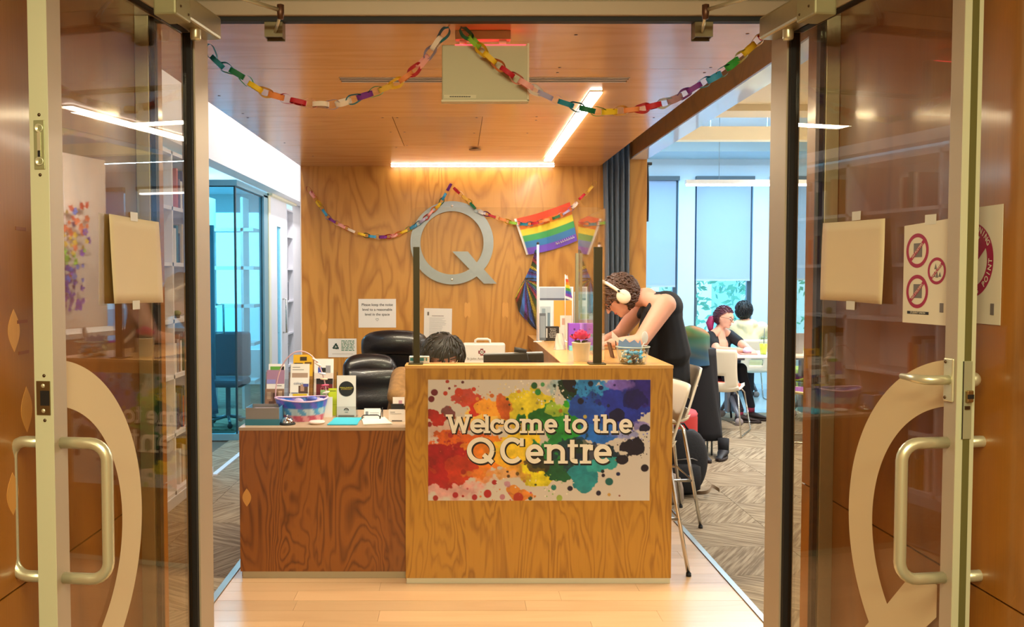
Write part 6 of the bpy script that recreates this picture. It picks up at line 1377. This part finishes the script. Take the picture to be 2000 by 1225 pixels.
def face_bits(P_, M, t, iris='3a2a20', brow='2a1a14', lip='b05a54', k=1.):
    for q in (-1, 1):
        MB().ell(P_(.078, q*.033, .010), (.012*k, .014*k, .008*k), M, 12, 8).build('eye', mat('eye_white', 'ece6e0', .3), t)
        MB().ell(P_(.087, q*.033, .008), (.005*k, .006*k, .006*k), M, 10, 6).build('iris', mat('iris_'+iris, iris, .2), t)
        MB().tube([P_(.086, q*.018, .032), P_(.089, q*.035, .037), P_(.078, q*.055, .031)], .003*k, 6).build('eyebrow', mat('brow_'+brow, brow, .8), t)
    MB().ell(P_(.089, 0, -.057), (.008*k, .022*k, .006*k), M, 12, 6).build('lips', mat('lips_'+lip, lip, .5), t)
def glasses(P_, label, m, k=1.):
    t = thing('glasses', label, 'glasses', P_(.1, 0, .01))
    for q in (-1, 1):
        MB().tube([P_(.104-.006*abs(math.cos(a)), q*.034+.024*math.cos(a), .008+.018*math.sin(a)) for a in [2*math.pi*i/20 for i in range(20)]], .0022*k, 6, closed=True).build('rim', m, t)
        MB().tube([P_(.10, q*.058, .014), P_(.05, q*.082, .012), P_(-.01, q*.088, .006)], .002*k, 6).build('temple', m, t)
    MB().tube([P_(.104, -.01, .012), P_(.107, 0, .014), P_(.104, .01, .012)], .002*k, 6).build('bridge', m, t)
    return t
def hair(name, c, rad, M, m, parent, n=160, seed=1, curl=.02, th=.006, cut=None, down=None, disp=.012):
    rr = random.Random(seed); mb = MB(); c = Vector(c)
    def inside(p): return cut is None or cut(p)
    NN, MM = 40, 24; vs = []; ok = []
    for j in range(MM+1):
        for i in range(NN):
            a = -math.pi/2+math.pi*j/MM; b = 2*math.pi*i/NN; d = Vector((math.cos(a)*math.cos(b), math.cos(a)*math.sin(b), math.sin(a)))
            w = 1+disp*8*(math.sin(d.x*9+seed)*math.sin(d.y*8+2)*math.sin(d.z*10)); p = Vector((d.x*rad[0]*w, d.y*rad[1]*w, d.z*rad[2]*w)); vs.append(c+M.to_3x3() @ p); ok.append(inside(d))
    fs = [(j*NN+i, j*NN+(i+1) % NN, (j+1)*NN+(i+1) % NN, (j+1)*NN+i) for j in range(MM) for i in range(NN) if ok[j*NN+i] and ok[(j+1)*NN+i] and ok[j*NN+(i+1) % NN]]
    mb.add(vs, fs, True); k = 0
    while k < n:
        a = math.asin(rr.uniform(-.9, 1)); b = rr.uniform(0, 6.283); d = Vector((math.cos(a)*math.cos(b), math.cos(a)*math.sin(b), math.sin(a)))
        if not inside(d): k += .2; continue
        k += 1; pts = []; p = Vector((d.x*rad[0], d.y*rad[1], d.z*rad[2]))*1.0; g = Vector(down or (0, 0, -1)); tdir = (g-d*g.dot(d)).normalized()*.012+Vector((rr.gauss(0, .003), rr.gauss(0, .003), rr.gauss(0, .002)))
        ph = rr.uniform(0, 6)
        for q in range(6):
            dn = Vector((p.x/rad[0], p.y/rad[1], p.z/rad[2])).normalized(); p2 = Vector((dn.x*rad[0], dn.y*rad[1], dn.z*rad[2]))*(1+.03+curl*1.2*math.sin(q*1.6+ph)); pts.append(c+M.to_3x3() @ p2)
            p = p+tdir+dn.cross(tdir).normalized()*curl*.35*math.cos(q*1.6+ph) if tdir.length > 0 else p
        mb.tube(pts, [th*.7, th, th, th*.9, th*.7, th*.3], 6)
    return mb.build(name, m, parent)
# ---- person 1: leaning over the side counter, seated on the far stool
p1 = thing('person', 'person in black tank top leaning over the side counter wearing white headphones', 'person', (1.32, 5.75, 0))
hc = Vector((1.015, 5.70, 1.445)); fd = (-.62, -.12, -.78); ud = (-.72, 0, .62)
hb, HP, HM = head(hc, fd, ud, .105)
shN = Vector((1.285, 5.56, 1.392)); shF = Vector((1.24, 5.92, 1.405)); elN = Vector((1.125, 5.50, 1.172)); elF = Vector((1.075, 5.93, 1.19)); haN = Vector((.93, 5.52, 1.155)); haF = Vector((.93, 5.80, 1.155))
neck = Vector((1.21, 5.735, 1.44)); chest = Vector((1.315, 5.74, 1.33)); waist = Vector((1.355, 5.76, 1.10)); hip = Vector((1.345, 5.77, .86))
body = hb+[(hc+Vector((.04, 0, -.02)), .058, neck, .062), (neck, .06, chest, .10), (neck+Vector((0, -.05, -.02)), .05, shN, .068), (neck+Vector((0, .05, -.02)), .05, shF, .068),
     (shN, .072, elN, .050), (elN, .049, haN+Vector((.02, 0, .004)), .030), (shF, .068, elF, .046), (elF, .045, haF+Vector((.02, 0, .004)), .028),
     ('E', chest, (.09, .12, .10)), (chest, .09, waist, .10), (waist, .10, hip, .12)]+hand(haN, (-.95, .3, -.1), (0, 0, 1), 1)+hand(haF, (-.95, -.3, -.1), (0, 0, 1), -1)
legs = []
body += [(hip+Vector((0, -.09, -.02)), .085, (.93, 5.66, .76), .066), ((.93, 5.66, .76), .06, (.98, 5.62, .36), .045), (hip+Vector((0, .09, -.02)), .085, (.93, 5.90, .76), .066), ((.93, 5.90, .76), .06, (.98, 5.92, .36), .045)]
blobs('body', body, SKIN, p1, .0085)
face_bits(HP, HM, p1)
top = [((1.285, 5.735, 1.36), .115, waist, .142), (chest+Vector((.015, -.06, -.02)), .095, waist+Vector((.01, -.06, 0)), .125), (chest+Vector((.015, .06, -.02)), .095, waist+Vector((.01, .06, 0)), .125), (waist, .14, hip+Vector((.015, 0, .02)), .148), (chest+Vector((-.03, -.05, 0)), .085, waist+Vector((-.05, -.02, 0)), .11)]
top += [('E', (1.335, 5.74, 1.375), (.105, .165, .105)), ((1.25, 5.62, 1.44), .03, (1.20, 5.60, 1.36), .03)]
top += [((1.245, 5.64, 1.435), .022, (1.30, 5.66, 1.42), .03), ((1.245, 5.83, 1.44), .022, (1.30, 5.82, 1.42), .03), ((1.30, 5.66, 1.42), .03, (1.37, 5.68, 1.33), .06), ((1.30, 5.82, 1.42), .03, (1.37, 5.80, 1.33), .06), ((1.245, 5.64, 1.435), .022, (1.19, 5.66, 1.32), .03), ((1.245, 5.83, 1.44), .022, (1.19, 5.82, 1.32), .03), ((1.19, 5.66, 1.32), .03, (1.20, 5.70, 1.18), .07)]
blobs('tank_top', top, mat('black_jersey', '0d0e14', .8), p1, .010)
CAMO = mat('camo_trousers', '3c3a2a', .85, noise=.5, nscale=14)
blobs('trousers', [(hip+Vector((0, -.08, -.01)), .108, (.93, 5.66, .765), .078), ((.93, 5.66, .765), .074, (.98, 5.62, .34), .06), (hip+Vector((0, .08, -.01)), .108, (.93, 5.90, .765), .078), ((.93, 5.90, .765), .074, (.98, 5.92, .34), .06), ('E', hip+Vector((0, 0, -.04)), (.13, .17, .1))], CAMO, p1, .011)
shoe((1.0, 5.61, .295), (-1, 0, 0), mat('shoe_black', '15131a', .6), p1); shoe((1.0, 5.92, .295), (-1, 0, 0), mat('shoe_black', '15131a', .6), p1)
HB = mat('hair_brown', '4a2e1c', .55, noise=.35, nscale=60)
hair('hair', hc+Vector((.012, 0, .018)), (.128, .10, .118), HM, HB, p1, 300, 3, .028, .0075, cut=lambda d: d.x < .42+.6*max(0, d.z) or d.z > .45, down=(-.3, 0, -1))
MB().tube([shN, elN], .001, 4) if False else None
t = thing('headphones', 'white over-ear headphones worn by the leaning person', 'headphones', hc)
HW_ = mat('headphone_cream', 'e6d8bc', .4)
MB().tube([HP(-.005+.0*a, .112*math.cos(a)*1.0, -.01+.148*math.sin(a)) for a in [math.pi*i/20 for i in range(21)]], .011, 10).build('headband', HW_, t)
for q in (-1, 1):
    MB().ell(HP(0, q*.100, -.015), (.044, .024, .048), HM, 20, 12).build('ear_cup', HW_, t)
    MB().ell(HP(0, q*.088, -.015), (.040, .018, .044), HM, 16, 10).build('ear_pad', mat('pad_beige', 'b8a07a', .7), t)
    MB().ell(HP(-.004, q*.118, .03), (.007, .006, .009), HM, 10, 6).build('pivot', INK, t)
glasses(HP, 'dark framed glasses worn by the leaning person', mat('frame_dark', '1c1414', .4))
wr = elN.lerp(haN, .78); ax = (haN-elN).normalized()
MB().tube([wr+ax.orthogonal().normalized()*.036*math.cos(a)+ax.cross(ax.orthogonal()).normalized()*.034*math.sin(a) for a in [2*math.pi*i/24 for i in range(24)]], .003, 6, closed=True).build('bracelet', INK)
tag(bpy.data.objects['bracelet'], 'thin dark bracelet on the leaning person\'s wrist', 'bracelet')
# ---- person 2: seated behind the counter, head bowed
p2 = thing('person', 'person with black bobbed hair seated low behind the counter, head bowed', 'person', (-.25, 5.6, 0))
hc = Vector((-.085, 5.40, 1.085)); hb, HP, HM = head(hc, (.22, -.85, -.48), (0, -.5, .85), .1)
nk = Vector((-.14, 5.54, 1.02)); sl = Vector((-.35, 5.60, .93)); sr = Vector((.06, 5.60, .93)); chest = Vector((-.17, 5.64, .84)); hip = Vector((-.30, 5.66, .56))
el, er = Vector((-.365, 5.36, .85)), Vector((.10, 5.36, .85)); hl, hr = Vector((-.18, 5.12, .815)), Vector((.02, 5.10, .815))
arms = [(sl, .06, el, .045), (el, .042, hl, .028), (sr, .06, er, .045), (er, .042, hr, .028)]
blobs('body', hb+[(hc+Vector((0, .05, -.03)), .055, nk, .055), (nk, .055, chest, .1), (nk, .05, sl, .06), (nk, .05, sr, .06), (chest, .12, hip, .12), (hip+Vector((-.08, 0, 0)), .085, (-.40, 5.30, .54), .06), ((-.40, 5.30, .54), .055, (-.42, 5.32, .1), .04), (hip+Vector((.08, 0, 0)), .085, (-.12, 5.28, .54), .06), ((-.12, 5.28, .54), .055, (-.12, 5.30, .1), .04)]+arms+hand(hl, (.5, -1, -.1), (0, 0, 1), -1)+hand(hr, (-.3, -1, -.1), (0, 0, 1), 1), SKIN2, p2, .009)
face_bits(HP, HM, p2, brow='14100f')
BEI = mat('beige_knit', '957044', .85, noise=.5, nscale=30, bump=.3)
blobs('jumper', [(nk+Vector((0, .02, -.03)), .075, chest, .14), (sl, .078, el, .064), (el, .06, el.lerp(hl, .8), .04), (sr, .078, er, .062), (er, .06, er.lerp(hr, .8), .04), (sl, .075, chest, .13), (sr, .075, chest, .13), (chest, .15, hip, .15), (sl+Vector((.02, 0, -.02)), .08, hip+Vector((-.06, 0, .05)), .12)], BEI, p2, .011)
blobs('trousers', [(hip+Vector((-.08, 0, -.01)), .105, (-.40, 5.30, .54), .075), ((-.40, 5.30, .54), .07, (-.42, 5.32, .09), .055), (hip+Vector((.08, 0, -.01)), .105, (-.12, 5.28, .54), .075), ((-.12, 5.28, .54), .07, (-.12, 5.30, .09), .055)], mat('dark_trousers', '1c1c28', .85), p2, .012)
shoe((-.42, 5.30, 0), (0, -1, 0), mat('shoe_black', '15131a', .6), p2); shoe((-.12, 5.28, 0), (0, -1, 0), mat('shoe_black', '15131a', .6), p2)
hair('hair', hc+Vector((-.005, .02, .012)), (.128, .132, .132), HM, mat('hair_black', '0c0a0c', .5), p2, 260, 9, .004, .006, cut=lambda d: (d.x < .3) or d.z > .3 or (abs(d.y) > .72 and d.z > -.8), down=(0, -.3, -1), disp=.003)
glasses(HP, 'thin gold glasses worn by the person with black bobbed hair', mat('frame_gold', 'b8906a', .3, .8))
# ---- person 3: reading at the white table
p3 = thing('person', 'person with magenta ponytail and black scoop-neck top reading at the white table', 'person', (2.9, 10.05, 0))
hc = Vector((2.975, 9.97, 1.115)); hb, HP, HM = head(hc, (.68, -.62, -.30), (.1, -.1, 1), .1)
nk = Vector((2.935, 10.02, .98)); sl = Vector((2.80, 9.93, .90)); sr = Vector((3.07, 10.10, .905)); chest = Vector((2.93, 10.03, .80)); hip = Vector((2.90, 10.10, .53))
e1, e2 = Vector((2.83, 9.74, .775)), Vector((3.18, 9.86, .79)); h1, h2 = Vector((3.05, 9.56, .775)), Vector((3.16, 9.64, .775))
blobs('body', hb+[(hc+Vector((-.02, .02, -.05)), .05, nk, .052), (nk, .05, chest, .1), (nk, .045, sl, .055), (nk, .045, sr, .055), (chest, .105, hip, .12), (sl, .055, e1, .042), (e1, .04, h1, .027), (sr, .055, e2, .042), (e2, .04, h2, .027),
      (hip+Vector((-.08, 0, 0)), .085, (2.92, 9.78, .55), .06), ((2.92, 9.78, .55), .055, (3.04, 9.62, .1), .04), (hip+Vector((.1, 0, 0)), .085, (3.12, 9.84, .55), .06), ((3.12, 9.84, .55), .055, (3.22, 9.80, .12), .04)]+hand(h1, (.8, -.1, -.05), (0, 0, 1), -1, .9)+hand(h2, (.1, -.9, -.05), (0, 0, 1), 1, .9), SKIN, p3, .0085)
face_bits(HP, HM, p3, brow='4a1c28')
blobs('scoop_neck_top', [(sl+Vector((.005, 0, 0)), .068, sl.lerp(e1, .55), .06), (sr, .068, sr.lerp(e2, .55), .06), (sl+Vector((.03, .03, -.03)), .065, chest+Vector((-.03, .03, -.05)), .115), (sr+Vector((-.03, .02, -.03)), .065, chest+Vector((.03, .03, -.05)), .115), (chest+Vector((0, .03, -.08)), .125, hip, .135), (sl+Vector((.03, .05, .0)), .06, sr+Vector((-.04, .04, .0)), .06)], mat('black_jersey', '0d0e14', .8), p3, .010)
blobs('trousers', [(hip+Vector((-.07, 0, -.01)), .10, (2.92, 9.78, .55), .07), ((2.92, 9.78, .55), .065, (3.04, 9.62, .13), .05), (hip+Vector((.1, 0, -.01)), .10, (3.12, 9.84, .55), .07), ((3.12, 9.84, .55), .065, (3.22, 9.80, .15), .05)], mat('dark_trousers', '1c1c28', .85), p3, .012)
for c_, d in (((3.06, 9.60, 0), (.9, -.45, 0)), ((3.24, 9.76, .0), (.8, -.6, 0))): shoe(c_, d, mat('shoe_brown', '2a1a18', .7), p3)
for c_ in ((3.04, 9.62, .12), (3.22, 9.80, .13)): MB().tube([Vector(c_)+Vector((0, 0, -.05)), Vector(c_)+Vector((0, 0, .03))], .043, 12).build('sock', mat('sock_pink', 'a83a5a', .8), p3)
MAG = mat('hair_maroon', '471426', .5, noise=.3, nscale=40)
hair('hair', hc+Vector((-.01, .012, .014)), (.112, .096, .116), HM, MAG, p3, 160, 5, .005, .005, cut=lambda d: d.x < .12+1.2*max(0, d.z-.1) or d.z > .5, down=(-.8, .5, -.2), disp=.003)
MB().tube([hc+Vector((-.085, .06, .0)), hc+Vector((-.125, .07, -.02)), hc+Vector((-.15, .06, -.07)), hc+Vector((-.145, .05, -.13)), hc+Vector((-.155, .05, -.16))], [.028, .042, .045, .03, .008], 14).build('ponytail', mat('hair_magenta', '8c1450', .5, noise=.4, nscale=50), p3)
glasses(HP, 'dark framed glasses worn by the ponytailed person', mat('frame_dark', '1c1414', .4))
# ---- person 4: cream hoodie, seen from behind
p4 = thing('person', 'person with short black hair in cream hoodie seen from behind by the windows', 'person', (3.68, 11.3, 0))
hc = Vector((3.60, 11.28, 1.135)); hb, HP, HM = head(hc, (.25, .9, -.2), (0, 0, 1), .1); nk = Vector((3.63, 11.27, 1.0)); sl = Vector((3.50, 11.33, .93)); sr = Vector((3.82, 11.25, .92)); chest = Vector((3.66, 11.29, .80)); hip = Vector((3.68, 11.24, .52))
e1, e2 = Vector((3.46, 11.55, .76)), Vector((3.93, 11.45, .76)); h1, h2 = Vector((3.60, 11.72, .775)), Vector((3.86, 11.70, .775))
blobs('body', hb+[(hc, .05, nk, .052), (nk, .05, chest, .1), (nk, .045, sl, .055), (nk, .045, sr, .055), (chest, .105, hip, .12), (sl, .055, e1, .042), (e1, .04, h1, .027), (sr, .055, e2, .042), (e2, .04, h2, .027), (hip+Vector((-.09, 0, 0)), .085, (3.60, 11.62, .54), .06), ((3.60, 11.62, .54), .055, (3.60, 11.60, .1), .04), (hip+Vector((.09, 0, 0)), .085, (3.80, 11.62, .54), .06), ((3.80, 11.62, .54), .055, (3.80, 11.60, .1), .04)]+hand(h1, (.2, .9, 0), (0, 0, 1), 1, .9)+hand(h2, (-.2, .9, 0), (0, 0, 1), -1, .9), SKIN, p4, .0095)
face_bits(HP, HM, p4)
HOO = mat('cream_hoodie', 'ece2b8', .85, bump=.15, nscale=18)
blobs('hoodie', [(sl, .085, e1, .065), (e1, .062, e1.lerp(h1, .8), .042), (sr, .085, e2, .065), (e2, .062, e2.lerp(h2, .8), .042), (sl, .085, chest, .14), (sr, .085, chest, .14), (chest, .155, hip, .16), (nk+Vector((-.07, -.04, -.03)), .055, nk+Vector((.08, -.05, -.03)), .055), (nk+Vector((0, -.07, -.06)), .07, nk+Vector((.01, -.08, -.12)), .055), (nk+Vector((-.08, .02, -.01)), .045, nk+Vector((.08, .02, -.01)), .045)], HOO, p4, .011)
blobs('trousers', [(hip+Vector((-.09, 0, -.01)), .10, (3.60, 11.62, .54), .07), ((3.60, 11.62, .54), .065, (3.60, 11.60, .1), .05), (hip+Vector((.09, 0, -.01)), .10, (3.80, 11.62, .54), .07), ((3.80, 11.62, .54), .065, (3.80, 11.60, .1), .05)], mat('dark_trousers', '1c1c28', .85), p4, .013)
shoe((3.60, 11.60, 0), (0, 1, 0), mat('shoe_black', '15131a', .6), p4); shoe((3.80, 11.60, 0), (0, 1, 0), mat('shoe_black', '15131a', .6), p4)
hair('hair', hc+Vector((0, -.015, .015)), (.11, .105, .118), HM, mat('hair_black', '0c0a0c', .35, coat=.2), p4, 200, 12, .01, .006, cut=lambda d: d.x < .45 or d.z > .6, disp=.006)
c4 = shell_chair('white shell chair under the person in the cream hoodie', 'cafe_chair', 'chair', .40, .80, .40, None, .42); c4.location = (3.68, 11.22, 0)
